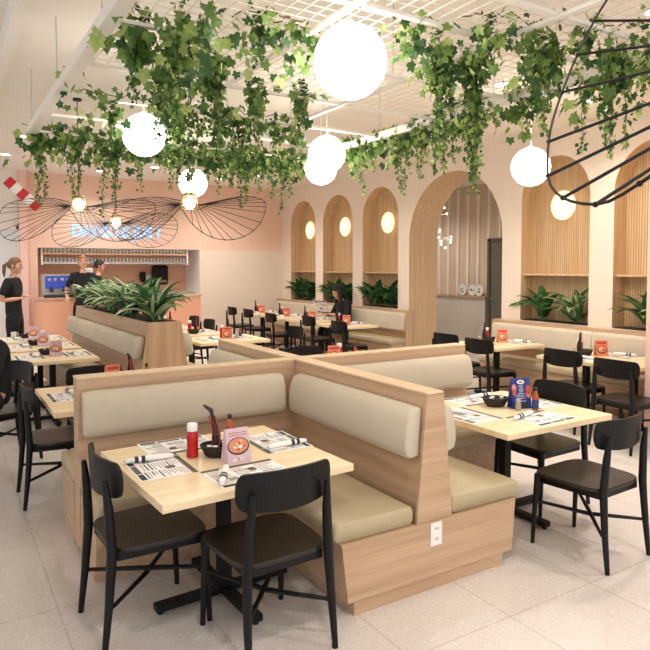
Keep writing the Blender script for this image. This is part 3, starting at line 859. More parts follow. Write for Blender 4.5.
def mk_blue(label, loc, rz, group):
    def fr(f, P):
        quad(f, P, .0, 1, .0, 1, 0)
        disc(f, P, .5, .88, .2, .07, 1, .0018); disc(f, P, .5, .88, .13, .035, 2, .0022)
        for i, v in enumerate((.73, .66, .6, .54, .47, .4, .33)):
            wd = (.12, .1, .13, .11, .22, .3, .26)[i]; quad(f, P, .5 - wd, .5 + wd, v, v + .03, 3, .0018)
        for (u, v, r1, m_) in ((.08, .68, .15, 4), (.93, .62, .17, 5), (.05, .54, .13, 5), (.96, .48, .14, 4)): disc(f, P, min(max(u, .12), .88), v, r1 * .8, r1 * .9, m_, .002)
        disc(f, P, .55, .12, .3, .1, 6, .0018)
        for u in (.3, .45, .6): quad(f, P, u, u + .1, .24, .26, 1, .0022)
    return tent(label, loc, rz, group, .135, .20, 'card_blue', ['card_blue', 'paper', 'ink_red', 'steel', 'food_pink', 'food_red', 'ink'], fr)
def mk_orange(label, loc, rz, group):
    def fr(f, P):
        quad(f, P, .0, 1, .0, 1, 0); quad(f, P, .1, .9, .78, .92, 1, .0016)
        disc(f, P, .5, .42, .42, .26, 2, .002); disc(f, P, .5, .44, .36, .2, 3, .0024); disc(f, P, .4, .48, .16, .1, 4, .0028); disc(f, P, .62, .4, .14, .09, 5, .0028)
    return tent(label, loc, rz, group, .125, .165, 'card_orange', ['card_orange', 'red_lbl', 'ink', 'food_pink', 'food_yellow', 'food_red'], fr)
def mk_shaker(label, loc, rz, group):
    t = thing('salt_shaker', label, 'shaker', loc, rz, group)
    MB().lathe([(.018, 0), (.02, .004), (.018, .04), (.015, .062)], 14).build('jar', 'glass_shaker', t, smooth=True)
    MB().lathe([(.0165, .0625), (.0165, .074), (.01, .082), (.002, .083)], 14).build('lid', 'steel', t, smooth=True)
    return t
def mk_cup(label, loc, rz, group):
    t = thing('coffee_cup', label, 'cup', loc, rz, group)
    MB().lathe([(.024, 0), (.03, .004), (.038, .075), (.034, .075), (.027, .008), (0, .008)], 16).build('cup', 'cap_white', t, smooth=True)
    MB().tube([(.036, 0, .06), (.056, 0, .055), (.056, 0, .03), (.034, 0, .022)], .004, 6).build('handle', 'cap_white', t, smooth=True)
    return t

W = {'near': 'the near left table', 'blue': 'the right-hand booth table', 'wing': 'the table behind the left partition wing', 'hidden': 'the table behind the partition crossing',
     'aisle1': 'the nearest aisle table', 'aisle2': 'the second aisle table', 'aisle3': 'the farthest aisle table',
     'arch': 'the wall table beside the arch', 'pillar': 'the wall table by the pink pillar', 'plant1': 'the nearest table right of the planter', 'plant2': 'the second table right of the planter',
     'plant3': 'the last table right of the planter', 'wall1': 'the table under the third niche', 'wall2': 'the hooded person\'s table', 'wall3': 'the third back bench table', 'wall4': 'the far corner table'}
def put(kind, make, tb, pos, desc, rz=0.0, z=ZTB):
    grp = {'mat': 'printed menu placemats', 'roll': 'rolled napkins with black bands'}.get(kind, kind + ' on the tables')
    return once(ST, kind, make, desc.replace('@', W[tb]), (pos[0], pos[1], z), rz, grp)
def mat_and_roll(tb, side, c, rz, roll_off=(0, .1), roll_rz=0.0, roll=True):
    """a placemat and the napkin roll lying across its edge"""
    put('mat', mk_mat, tb, c, 'printed menu placemat on the %s side of @' % side, rz)
    if roll:
        ox = roll_off[0] * math.cos(rz) - roll_off[1] * math.sin(rz); oy = roll_off[0] * math.sin(rz) + roll_off[1] * math.cos(rz)
        put('roll', mk_roll, tb, (c[0] + ox, c[1] + oy), 'napkin roll with black band, %s side of @' % side, rz + roll_rz, ZTB + .002)

# near left table (placemats face the four seats)
mat_and_roll('near', 'left', (.885, 2.975), -PI / 2, (-.09, -.02), PI / 2 - .08)
mat_and_roll('near', 'back', (1.08, 3.27), PI, roll=False)
mat_and_roll('near', 'right', (1.56, 3.06), PI / 2, (-.12, -.01), PI / 2 + .05)
mat_and_roll('near', 'front', (1.21, 2.655), .03, (-.12, .0), PI / 2 - .5)
put('ketchup', mk_ketchup, 'near', (1.075, 3.03), 'red ketchup bottle with a white cap on @', .6)
put('basket', mk_basket, 'near', (1.195, 2.985), 'dark woven basket behind the pink card on @', -.3)
put('syrup', mk_syrup, 'near', (1.185, 2.995), 'dark tapered syrup bottle leaning in the basket on @', -.55, ZTB + .0075)
put('hot', mk_hot, 'near', (1.345, 3.19), 'orange hot sauce bottle with black cap behind the pink card on @', 1)
put('pinkcard', mk_pink, 'near', (1.235, 2.85), 'pink folded card showing a bowl of food, beside the basket on @', .03)
for i, (dx, dy, dz, ds) in enumerate(((-.05, -.01, .042, 'left end'), (-.03, -.038, .044, 'front edge'), (.045, .03, .042, 'back edge'))):
    put('creamer', mk_creamer, 'near', (1.195 + dx, 2.985 + dy), 'small creamer cup at the %s of the basket on @' % ds, i, ZTB + dz)
put('jam', mk_jam, 'near', (1.24, 2.965), 'orange jam packet in the basket on @', .4, ZTB + .047)
# right-hand table
mat_and_roll('blue', 'back', (3.27, 3.28), PI, (-.1, -.03), .1)
mat_and_roll('blue', 'left', (2.9, 2.96), -PI / 2, (-.12, -.06), .5)
mat_and_roll('blue', 'front', (3.25, 2.66), 0.05, (-.09, .07), .2)
mat_and_roll('blue', 'right', (3.58, 3.02), PI / 2, (.06, .06), .2)
put('basket', mk_basket, 'blue', (3.26, 3.06), 'dark woven basket of creamers on @', -.5)
put('bluecard', mk_blue, 'blue', (3.37, 2.945), 'dark blue folded card with a white oval mark on @', -.35)
put('hot', mk_hot, 'blue', (3.40, 2.835), 'orange hot sauce bottle with blue label beside the blue card', 1.5)
put('shaker', mk_shaker, 'blue', (3.29, 2.885), 'small grey salt shaker in front of the blue card', 0)
for i, (dx, dy, ds) in enumerate(((-.04, .0, 'left end'), (.0, .025, 'middle'), (.045, -.015, 'right end'))):
    put('creamer', mk_creamer, 'blue', (3.26 + dx, 3.06 + dy), 'small creamer cup at the %s of the basket on @' % ds, i, ZTB + .045)
# table behind the left wing
mat_and_roll('wing', 'aisle', (.8, 4.95), -PI / 2, (-.1, .04), .2)
mat_and_roll('wing', 'far', (1.05, 5.0), PI, (.1, .04), .3)
put('basket', mk_basket, 'wing', (1.33, 5.22), 'dark woven basket on @', .3)
put('orangecard', mk_orange, 'wing', (1.19, 5.24), 'orange folded card peeking over the partition on @', .3)
put('hot', mk_hot, 'wing', (1.47, 5.25), 'orange hot sauce bottle on @', .3)
put('syrup', mk_syrup, 'wing', (1.33, 5.22), 'dark syrup bottle in the basket on @', .9, ZTB + .0075)
# hidden table: its condiments show over the partition
put('orangecard', mk_orange, 'hidden', (3.40, 5.36), 'orange folded card just visible over @', -.5)
put('ketchup', mk_ketchup, 'hidden', (3.52, 5.45), 'red ketchup bottle just visible over @', .3)
put('hot', mk_hot, 'hidden', (3.7, 5.42), 'orange hot sauce bottle just visible over @', .3)
put('basket', mk_basket, 'hidden', (3.6, 5.28), 'dark woven basket just visible over @', .3)
# aisle row
for tb, y in (('aisle1', 7.33), ('aisle2', 8.3), ('aisle3', 9.2)):
    mat_and_roll(tb, 'aisle', (.80, y - .02), -PI / 2, (-.05, .06), .3)
    mat_and_roll(tb, 'bench', (1.29, y + .02), PI / 2, (-.05, .06), .2)
    put('basket', mk_basket, tb, (1.0, y + .15), 'dark woven basket on @', .5)
    put('pinkcard', mk_pink, tb, (1.07, y - .02), 'pink folded card showing a bowl of food on @', -.15)
    put('hot', mk_hot, tb, (1.13, y + .13), 'orange hot sauce bottle on @', .2)
    put('creamer', mk_creamer, tb, (.98, y + .14), 'small creamer cup in the basket on @', .2, ZTB + .045)
    put('jam', mk_jam, tb, (1.03, y + .16), 'orange jam packet in the basket on @', .2, ZTB + .047)
put('ketchup', mk_ketchup, 'aisle2', (1.1, 8.5), 'red ketchup bottle on @', .1)
put('cup', mk_cup, 'aisle2', (.86, 8.56), 'white coffee cup on @', .1)
put('cup', mk_cup, 'aisle3', (.86, 9.5), 'white coffee cup on @', .1)
# wall tables
for tb, (x, y) in (('arch', (6.0, 5.62)), ('pillar', (5.98, 4.2))):
    mat_and_roll(tb, 'bench', (x + .28, y - .1), PI / 2, (-.02, -.05), .2)
    mat_and_roll(tb, 'aisle', (x - .28, y + .02), -PI / 2, (.02, .05), .2)
    put('basket', mk_basket, tb, (x + .0, y + .12), 'dark woven basket on @', .5)
    put('syrup', mk_syrup, tb, (x - .05, y + .16), 'dark syrup bottle leaning in the basket on @', .8, ZTB + .0075)
    put('orangecard', mk_orange, tb, (x + .12, y + .02), 'orange folded card showing a dish on @', -.6)
    put('ketchup', mk_ketchup, tb, (x + .08, y + .25), 'red ketchup bottle on @', .5)
    put('shaker', mk_shaker, tb, (x - .12, y + .18), 'grey salt shaker on @', .5)
# planter right tables
for tb, (x, y) in (('plant1', (3.27, 7.9)), ('plant2', (3.15, 8.85)), ('plant3', (3.1, 9.9))):
    mat_and_roll(tb, 'bench', (x - .22, y), -PI / 2, (.02, .05), .2)
    mat_and_roll(tb, 'aisle', (x + .22, y), PI / 2, (.02, .05), .2)
    put('ketchup', mk_ketchup, tb, (x + .0, y + .1), 'red ketchup bottle on @', .3)
    put('shaker', mk_shaker, tb, (x + .14, y - .06), 'grey salt shaker on @', .3)
    put('syrup', mk_syrup, tb, (x + .1, y + .12), 'dark syrup bottle on @', 1.2)
put('orangecard', mk_orange, 'plant1', (3.26, 7.8), 'orange folded card showing a dish on @', -.3)
put('hot', mk_hot, 'plant1', (3.47, 7.84), 'orange hot sauce bottle on @', -.3)
put('basket', mk_basket, 'plant2', (3.12, 8.7), 'dark woven basket on @', -.3)
# back bench tables
for tb, (x, y) in (('wall1', (5.79, 8.75)), ('wall2', (5.79, 9.85)), ('wall3', (5.79, 10.85)), ('wall4', (5.79, 11.95))):
    mat_and_roll(tb, 'bench', (x + .2, y + .05), PI / 2, (-.02, -.05), .2)
    mat_and_roll(tb, 'aisle', (x - .2, y + .02), -PI / 2, (.02, .05), .2)
    put('basket', mk_basket, tb, (x - .05, y + .1), 'dark woven basket on @', .5)
    put('syrup', mk_syrup, tb, (x - .08, y + .14), 'dark syrup bottle leaning in the basket on @', .8, ZTB + .0075)
    put('orangecard', mk_orange, tb, (x - .06, y - .10), 'orange folded card showing a dish on @', -.6)
    put('ketchup', mk_ketchup, tb, (x + .03, y + .28), 'red ketchup bottle on @', .5)
#==PART2==
# ------------------------------------------------------------------ lamps
def globe(label, loc, R=.188):
    t = thing('globe_pendant', label, 'pendant lamp', loc, 0, 'opal globe pendants')
    MB().sphere((0, 0, 0), R, 32, 20).build('globe', 'globe', t, smooth='all')
    top = ZC - loc[2]
    MB().tube([(0, 0, R), (0, 0, top - .02)], .004, 6).build('cord', 'frame_white', t)
    MB().lathe([(.02, R - .006), (.03, R), (.022, R + .015), (.008, R + .02)], 12).build('holder', 'frame_white', t, smooth=True)
    MB().lathe([(.05, top - .025), (.05, top - .002)], 14).build('ceiling_rose', 'frame_white', t)
globe('largest glowing globe pendant at the top centre of the photo', (1.775, 2.65, 2.68), .182)
globe('glowing globe pendant at the left, in front of the far-left ivy', (1.40, 4.98, 2.69), .165)
globe('upper one of two overlapping globe pendants, left of the niches', (3.06, 4.95, 2.69), .168)
globe('lower one of two overlapping globe pendants, partly behind the other', (3.42, 5.65, 2.68), .165)
globe('smallest glowing globe pendant, above a wire brim lamp before the pink wall', (2.93, 8.14, 2.78))
globe('glowing globe pendant at the right, before the wide niche beside the arch', (5.03, 4.295, 2.65))

def brim_lamp(label, loc, rz, R0=.8, wr=.0035, lo=.36, hi=.17, table=None, nsp=30):
    t = thing('wire_brim_pendant', label, 'pendant lamp', loc, rz, 'wire brim pendants')
    def rim(a):
        if table:
            d = math.degrees(a) % 180
            d = d + 180 if d < table[0][0] else d
            for (p, q) in zip(table[:-1], table[1:]):
                if p[0] <= d <= q[0]:
                    k_ = (d - p[0]) / (q[0] - p[0]); r = p[1] + (q[1] - p[1]) * k_; z = p[2] + (q[2] - p[2]) * k_
                    return (r * math.cos(a), r * math.sin(a), z)
        c, s = math.cos(a), math.sin(a)
        r = R0 * (.42 + .58 * abs(c) ** 1.1)
        g = abs(c) * 2 * (abs(s) ** .9)
        z = (hi if s > 0 else -lo) * g * .95 - .03
        return (r * c, r * s * .98, z)
    n = 120
    raw = [Vector(rim(2 * PI * i / n)) for i in range(n)]
    for _ in range(1 if table else 4): raw = [(raw[i - 1] + raw[i] * 2 + raw[(i + 1) % n]) / 4 for i in range(n)]
    MB().tube(raw, wr, 6, closed=True).build('rim', 'wire', t, smooth=True)
    mb = MB()
    offs = [(i + .5) / nsp * 2 * PI for i in range(nsp)] if table else [c0 + u for c0 in (0, PI) for u in [-1.25 + 2.5 * k_ / 17 for k_ in range(18)]]
    for a_ in offs:
        p = raw[int(round(a_ / (2 * PI) * n)) % n]; a = math.atan2(p.y, p.x)
        q = (.095 * math.cos(a), .095 * math.sin(a), .01)
        mb.tube([q, p], wr * (1.15 if table else .8), 6); mb.sphere(p, wr * 1.9, 6, 4)
    mb.build('wire_spokes', 'wire', t, smooth=True)
    MB().tube([(.095 * math.cos(2 * PI * i / 24), .095 * math.sin(2 * PI * i / 24), .01) for i in range(24)], .006, 6, closed=True).build('inner_ring', 'gold', t, smooth=True)
    MB().lathe([(.066, .085), (.064, .108), (.05, .118), (.02, .122), (.018, .114), (.05, .108), (.06, .087)], 20).build('cap', 'gold', t, smooth=True)
    mb = MB()
    for i in range(8):
        c_, s_ = math.cos(PI * i / 4), math.sin(PI * i / 4); mb.tube([(.063 * c_, .063 * s_, .088), (.098 * c_, .098 * s_, -.03)], .005, 5)
    mb.tube([(.098 * math.cos(2 * PI * i / 24), .098 * math.sin(2 * PI * i / 24), -.03) for i in range(24)], .005, 6, closed=True)
    mb.build('lamp_cage', 'gold', t, smooth=True)
    MB().sphere((0, 0, .02), .058, 18, 12).build('bulb', 'bulb', t, smooth='all')
    MB().tube([(0, 0, .123), (0, 0, ZC - loc[2] - .02)], .0045, 6).build('cord', 'wire', t)
    MB().lathe([(.045, ZC - loc[2] - .022), (.045, ZC - loc[2] - .002)], 12).build('ceiling_rose', 'wire', t)
YAW = -math.radians(31.56)
brim_lamp('wire brim pendant nearest the striped pole, leftmost of three before the pink wall', (1.30, 7.13, 2.3), YAW + .1, .80)
brim_lamp('wire brim pendant directly before the blue neon sign, the middle one of three', (2.03, 8.6, 2.23), YAW + .15, .80, lo=.3, hi=.22)
brim_lamp('wire brim pendant below the smallest globe, rightmost of three before the pink wall', (2.09, 5.90, 2.255), YAW - .05, .74, lo=.33, hi=.16)
brim_lamp('huge black wire brim pendant cut off by the right edge of the photo', (2.15, .57, 2.3), 0, wr=.0040, nsp=38, table=[(86, .92, .43), (92, .90, .34), (102, .88, .19), (115, .89, -.04), (126, .91, -.22), (135, .92, -.35), (141, .93, -.42), (146, .92, -.46), (151, .92, -.48), (157, .90, -.5), (162, .90, -.48), (172, .9, -.42), (195, .88, -.2), (222, .88, .2), (243, .9, .42), (256, .92, .47), (266, .92, .43)])

for (y, d) in ((12.06, 'first narrow niche from the back corner'), (10.66, 'second narrow niche, above the person in the hood'), (9.24, 'third narrow niche, beside the arch'), (5.455, 'wide niche right of the arched passage'), (4.05, 'wide niche beside the pink pillar'), (2.66, 'niche hidden beyond the pink pillar')):
    t = thing('wall_sconce', 'round glowing glass wall sconce in the ' + d, 'wall lamp', (XW + .245, y, 2.47), 0, 'round niche sconces')
    prof = [(0, 0), (.06, 0), (.06, .05), (0, .05)]
    mb = MB(); mb.lathe(prof[1:3], 16); mb.v = [(-z - .001, x, y_) for x, y_, z in mb.v]; mb.build('mount', 'gold', t)
    mb = MB(); mb.lathe([(.19, .056), (.194, .062), (.188, .07), (.12, .08), (.052, .084)], 36); mb.v = [(-z, x, y_) for x, y_, z in mb.v]; mb.build('glass_disc', 'sconce', t, smooth='all')
    mb = MB(); mb.lathe([(.05, .084), (.045, .098), (.02, .106), (0.001, .108)], 20); mb.v = [(-z, x, y_) for x, y_, z in mb.v]; mb.build('bulb', 'sconce_core', t, smooth='all')

dls = [(5.99, 4.36, 'above the pink pillar niche, right of the hanging frame'), (4.72, 4.40, 'beside the right rail of the hanging frame'), (3.34, 11.23, 'near the back wall, above the bar'), (1.02, 9.53, 'just past the far left corner of the hanging frame'), (.95, 11.18, 'farthest back on the left of the ceiling'),
       (5.4, 8.2, 'added for brightness before the big arch'), (5.4, 11.2, 'added for brightness before the first narrow niche'), (4.72, 1.2, 'added for brightness ahead of the pillar'), (3.0, .6, 'added for brightness over the floor in front of the booth'), (.9, 1.0, 'added for brightness over the floor at the near left'), (4.3, 8.0, 'added for brightness above the planter tables'), (8.4, 9.6, 'added for brightness in the passage beyond the arch'), (8.8, 11.2, 'added for brightness deep inside the passage past the arch'), (2.6, 12.2, 'added for brightness right over the bar counter'), (4.9, 12.0, 'added for brightness before the cream back wall'), (2.0, 8.2, 'added for brightness above the oak planter'), (5.15, 5.85, 'before the arched passage'), (4.3, 2.6, 'added for brightness right of the frame, nearest the viewer'), (2.0, -.4, 'added for brightness behind the viewer')]  # lamps added for brightness, apart from the one before the arched passage
for (x, y, d) in dls:
    t = thing('ceiling_downlight', 'round recessed ceiling downlight ' + d, 'ceiling light', (x, y, ZC - .002), 0, 'recessed downlights')
    MB().lathe([(.085, 0), (.09, -.006), (.07, -.008), (.068, -.001)], 24).build('trim_ring', 'frame_white', t, smooth=True)
    MB().lathe([(.067, -.002), (.067, -.005)], 24).build('lens', 'down', t)
    ld = bpy.data.lights.new('downlight_beam', 'SPOT'); ld.energy = 98; ld.color = (1, .95, .88); ld.spot_size = math.radians(140); ld.spot_blend = .8; ld.shadow_soft_size = .07
    lo_ = bpy.data.objects.new('downlight_beam', ld); COL.objects.link(lo_); lo_.location = (x, y, ZC - .02)

# ------------------------------------------------------------------ hanging frame with mesh and ivy
ZG = 2.9
fr = thing('hanging_trellis', 'white metal frame with wire mesh hanging under the ceiling, draped with ivy', 'ceiling frame', (.76, 1.5, ZG))
FX = [0, .95, 1.9, 2.86]; FYs = [0, .6, 1.0, 1.8, 2.59, 3.38, 4.1, 4.84]
for x in FX:
    s = .04 if x in (0, 2.86) else .018
    MB().box(x - s, x + s, 0, 4.84, -.035 if s > .02 else -.01, .035 if s > .02 else .012, .003).build('rail', 'frame_white', fr)
for y in FYs:
    for a, b in zip(FX[:-1], FX[1:]): MB().box(a + .041, b - .041, y - .016, y + .016, -.009, .011).build('cross_bar', 'frame_white', fr)
for (y0, y1) in ((0, .6), (.6, 1.0), (1.0, 1.8), (1.8, 2.59)):
    for a, b in zip(FX[:-1], FX[1:]):
        mb = MB(); nx = 12; ny = max(3, int((y1 - y0) / .075))
        for i in range(1, nx):
            x = a + (b - a) * i / nx; mb.box(x - .0018, x + .0018, y0 + .01, y1 - .01, .012, .0156)
        for j in range(1, ny):
            y = y0 + (y1 - y0) * j / ny; mb.box(a + .01, b - .01, y - .0018, y + .0018, .0156, .0192)
        mb.build('wire_mesh', 'mesh_wire', fr)
for x in (0, 1.9, 2.86):
    for y in (.1, 1.95, 3.4, 4.8): MB().tube([(x, y, .036), (x, y, ZC - ZG - .001)], .004, 5).build('hanging_cable', 'steel', fr)

LOBE = [(0, .06), (.26, -.1), (.48, .1), (.36, .28), (.56, .56), (.25, .58), (0, 1.0), (-.25, .58), (-.56, .56), (-.36, .28), (-.48, .1), (-.26, -.1)]
def ivy_leaf(mb, p, size, rr, mi, small=False):
    # orthonormal frame: tip mostly down, face outward with random tilt
    az = rr.uniform(0, 2 * PI)
    n = Vector((math.cos(az), math.sin(az), rr.uniform(-.9, .5))).normalized()
    tip = Vector((rr.uniform(-.8, .8), rr.uniform(-.8, .8), -1.0)); tip = (tip - n * tip.dot(n)).normalized()
    sd = tip.cross(n)
    p = Vector(p)
    if small:
        pts = [p, p + sd * .42 * size + tip * .4 * size + n * .06 * size, p + tip * size, p - sd * .42 * size + tip * .4 * size + n * .06 * size]
        mb.add(pts, [(0, 1, 2), (0, 2, 3)], mi); return
    c = p + tip * .42 * size - n * .07 * size
    vs = [c] + [p + sd * (u * size) + tip * (v * size) + n * (.05 * size * (1 if abs(u) > .3 else 0)) for (u, v) in LOBE]
    k_ = len(LOBE)
    mb.add(vs, [(0, 1 + i, 1 + (i + 1) % k_) for i in range(k_)], mi)
def ivy(label, seg, strands, nbig, seed, zb=ZG, big=.085, light=.3, drop=.16):
    """seg: the stretch of the frame it is wound on; strands: (x, y, bottom z)"""
    rr = random.Random(seed)
    (xa, ya), (xb, yb) = seg
    cx, cy = (xa + xb) / 2, (ya + yb) / 2
    t = thing('hanging_ivy', label, 'ivy garland', (cx, cy, zb), 0, 'ivy garlands on the hanging frame')
    lv = MB(); stm = MB()
    def mi():
        q = rr.random(); return 2 if q < light * .55 else (1 if q < .25 + light else 0)
    base_pts = []
    for i in range(9):
        k_ = i / 8; base_pts.append((xa + (xb - xa) * k_ - cx + rr.uniform(-.02, .02), ya + (yb - ya) * k_ - cy + rr.uniform(-.02, .02), .035 + rr.uniform(-.01, .03)))
    stm.tube(base_pts, .004, 5)
    for i in range(nbig):
        k_ = rr.random(); z = rr.uniform(-drop, .09) if rr.random() < .75 else rr.uniform(-drop * 1.8, 0)
        p = (xa + (xb - xa) * k_ - cx + rr.gauss(0, .05), ya + (yb - ya) * k_ - cy + rr.gauss(0, .05), z)
        ivy_leaf(lv, p, big * rr.uniform(.6, 1.25), rr, mi())
    for (sx, sy, sz) in strands:
        L_ = zb - sz; n = max(3, int(L_ / .02)); x, y = sx - cx, sy - cy
        pts = []; dx = dy = 0
        for i in range(n + 1):
            k_ = i / n; dx += rr.gauss(0, .004); dy += rr.gauss(0, .004)
            p = (x + dx, y + dy, -L_ * k_); pts.append(p)
            size = .052 * (1 - .4 * k_) * rr.uniform(.7, 1.15)
            cnt = 4 if k_ < .4 else 3
            for q in range(cnt):
                ivy_leaf(lv, (p[0] + rr.gauss(0, .024 * (1.35 - .9 * k_)), p[1] + rr.gauss(0, .024 * (1.35 - .9 * k_)), p[2] + rr.uniform(-.01, .01)), size if q else size * .85, rr, mi(), small=(k_ > .45))
        stm.tube(pts[::3] + [pts[-1]], .0022, 4)
    lv.build('leaves', ['ivy_dark', 'ivy_mid', 'ivy_light'], t, fixn=False)
    stm.build('stem', 'ivy_stem', t)
ordn = ['first', 'second', 'third', 'fourth', 'fifth', 'sixth', 'seventh', 'eighth', 'ninth', 'tenth', 'eleventh', 'twelfth']
YG = 6.34
far = [(.86, [(.80, YG, 2.25), (.86, YG + .03, 2.29)], 40), (1.12, [(1.09, YG, 2.31), (1.15, YG + .03, 2.40)], 42), (1.44, [(1.42, YG, 2.17), (1.47, YG - .03, 2.26), (1.5, YG, 2.43)], 52), (1.74, [(1.715, YG, 2.43)], 46), (2.05, [(2.06, YG, 2.46), (2.12, YG, 2.53)], 55),
       (2.35, [(2.25, YG, 2.53), (2.45, YG, 2.58)], 55), (2.62, [(2.6, YG, 2.45), (2.7, YG, 2.53)], 55), (2.88, [(2.79, YG, 2.31), (2.87, YG - .03, 2.34), (3.0, YG, 2.49)], 60), (3.18, [(3.2, YG, 2.43)], 55), (3.42, [(3.35, YG, 2.28), (3.39, YG - .1, 2.43)], 50)]
for i, (x, st, nb) in enumerate(far):
    ivy('ivy garland on the far bar of the hanging frame, %s from the left' % ordn[i], ((x - .17, YG), (x + .17, YG)), st, int(nb * 1.25), 100 + i, big=.082, light=.36)
rail = [(5.95, [(3.62, 5.79, 2.6)], 50), (5.5, [(3.62, 5.4, 2.72), (3.6, 5.17, 2.40)], 58), (5.05, [(3.62, 5.0, 2.6)], 58), (4.65, [(3.62, 4.64, 2.40), (3.64, 4.5, 2.33)], 62), (4.25, [(3.62, 4.24, 2.43), (3.6, 4.3, 2.5)], 58), (3.95, [(3.62, 3.96, 2.46), (3.5, 3.9, 2.5)], 55),
        (3.62, [(3.62, 3.66, 2.27), (3.6, 3.6, 2.33), (3.62, 3.7, 2.4)], 45), (3.12, [(3.62, 3.12, 2.6), (3.6, 3.04, 2.7), (3.62, 3.2, 2.72)], 52), (2.62, [(3.62, 2.65, 2.42), (3.66, 2.56, 2.46)], 38), (2.25, [(3.6, 2.25, 2.7)], 22)]
for i, (y, st, nb) in enumerate(rail):
    ivy('ivy garland on the right rail of the hanging frame, %s from its far end' % ordn[i], ((3.62, y - .2), (3.62, y + .2)), st, int(nb * 1.3), 200 + i, big=.072, light=.42)
mid = [('wound on the near left rail above the left globe', ((.76, 3.25), (1.05, 3.4)), [(.92, 3.4, 2.5), (.9, 3.38, 2.62)], 74, .075),
       ('hanging from the mesh left of centre, longest strand', ((1.0, 3.05), (1.2, 3.3)), [(1.1, 3.3, 2.36), (1.06, 3.25, 2.5), (1.13, 3.32, 2.42)], 50, .066),
       ('hanging just right of the left globe, inside the frame', ((1.2, 4.05), (1.45, 4.1)), [(1.305, 4.09, 2.38), (1.25, 4.09, 2.5), (1.36, 4.09, 2.6)], 46, .066),
       ('hanging in the thick ivy left of centre, second strand', ((1.3, 3.5), (1.5, 3.7)), [(1.417, 3.6, 2.36), (1.46, 3.63, 2.42), (1.38, 3.58, 2.45), (1.43, 3.56, 2.4)], 52, .07),
       ('on the inner cross bar above the smallest globe', ((1.5, 4.86), (1.85, 4.9)), [(1.6, 4.88, 2.42), (1.75, 4.88, 2.38), (1.68, 4.9, 2.5)], 60, .066),
       ('on the inner cross bar between the left and the centre globes', ((1.95, 4.86), (2.3, 4.9)), [(2.0, 4.88, 2.4), (2.1, 4.88, 2.33), (2.2, 4.88, 2.42)], 60, .066),
       ('on the inner cross bar behind the largest globe', ((2.4, 4.86), (2.8, 4.9)), [(2.5, 4.88, 2.5), (2.7, 4.88, 2.52)], 52, .066),
       ('dangling from the mesh left of the largest globe', ((1.88, 4.0), (2.0, 4.12)), [(1.925, 4.09, 2.62), (1.9, 4.06, 2.55), (1.95, 4.1, 2.5)], 24, .064),
       ('with few big leaves just left of the largest globe', ((2.22, 4.0), (2.35, 4.12)), [(2.29, 4.09, 2.62), (2.32, 4.1, 2.7)], 26, .075),
       ('spread thinly on the mesh at the top left', ((1.0, 2.8), (1.25, 3.05)), [(1.13, 3.0, 2.6)], 36, .066),
       ('spread thinly on the mesh above the centre niches', ((1.4, 2.85), (1.9, 3.05)), [], 34, .062),
       ('wound on the mesh just before the largest globe cord', ((1.5, 2.98), (1.7, 2.9)), [], 40, .058),
       ('at the top of the photo between the left ivy and the largest globe', ((1.3, 3.02), (1.48, 2.95)), [(1.42, 2.98, 2.7)], 40, .058),
       ('at the top of the photo just right of the largest globe cord', ((2.02, 2.6), (2.24, 2.54)), [(2.12, 2.58, 2.74)], 44, .056),
       ('at the top of the photo above the arched passage', ((2.3, 2.42), (2.55, 2.28)), [(2.42, 2.36, 2.7)], 46, .055),
       ('at the top of the photo crossing the wire pendant rim', ((2.75, 2.2), (3.05, 2.08)), [(2.9, 2.14, 2.72)], 46, .054),
       ('at the top right corner of the photo behind the thick spokes', ((3.1, 2.05), (3.4, 1.97)), [(3.3, 2.0, 2.66)], 40, .054),
       ('hanging from the mesh right of the largest globe', ((2.34, 2.7), (2.54, 2.78)), [(2.45, 2.75, 2.2), (2.41, 2.72, 2.32), (2.49, 2.74, 2.28)], 34, .056),
       ('on the middle rail before the arched passage, with the longest strands', ((2.66, 2.62), (2.76, 2.86)), [(2.67, 2.75, 2.1), (2.72, 2.73, 2.2), (2.70, 2.79, 2.3)], 36, .056),
       ('lying on the mesh at the top right', ((2.6, 2.3), (2.9, 2.42)), [(2.8, 2.4, 2.66)], 44, .058),
       ('near the rim of the huge wire pendant', ((2.85, 2.35), (3.1, 2.48)), [(2.95, 2.4, 2.42), (2.98, 2.42, 2.55), (2.92, 2.42, 2.5), (3.0, 2.4, 2.65)], 46, .058),
       ('hanging at the far right behind the wire pendant spokes', ((3.2, 2.2), (3.5, 2.3)), [(3.35, 2.25, 2.3), (3.39, 2.24, 2.36), (3.32, 2.26, 2.45)], 46, .058),
       ('on the left rail halfway along the frame', ((.74, 4.4), (.8, 4.75)), [], 14, .066),
       ('on the inner bar left of the left globe', ((.9, 4.86), (1.25, 4.9)), [(1.12, 4.88, 2.55)], 30, .066)]
for i, (d, seg, st, nb, bg) in enumerate(mid):
    ivy('ivy garland ' + d, seg, st, nb, 300 + i, big=bg, light=.38)

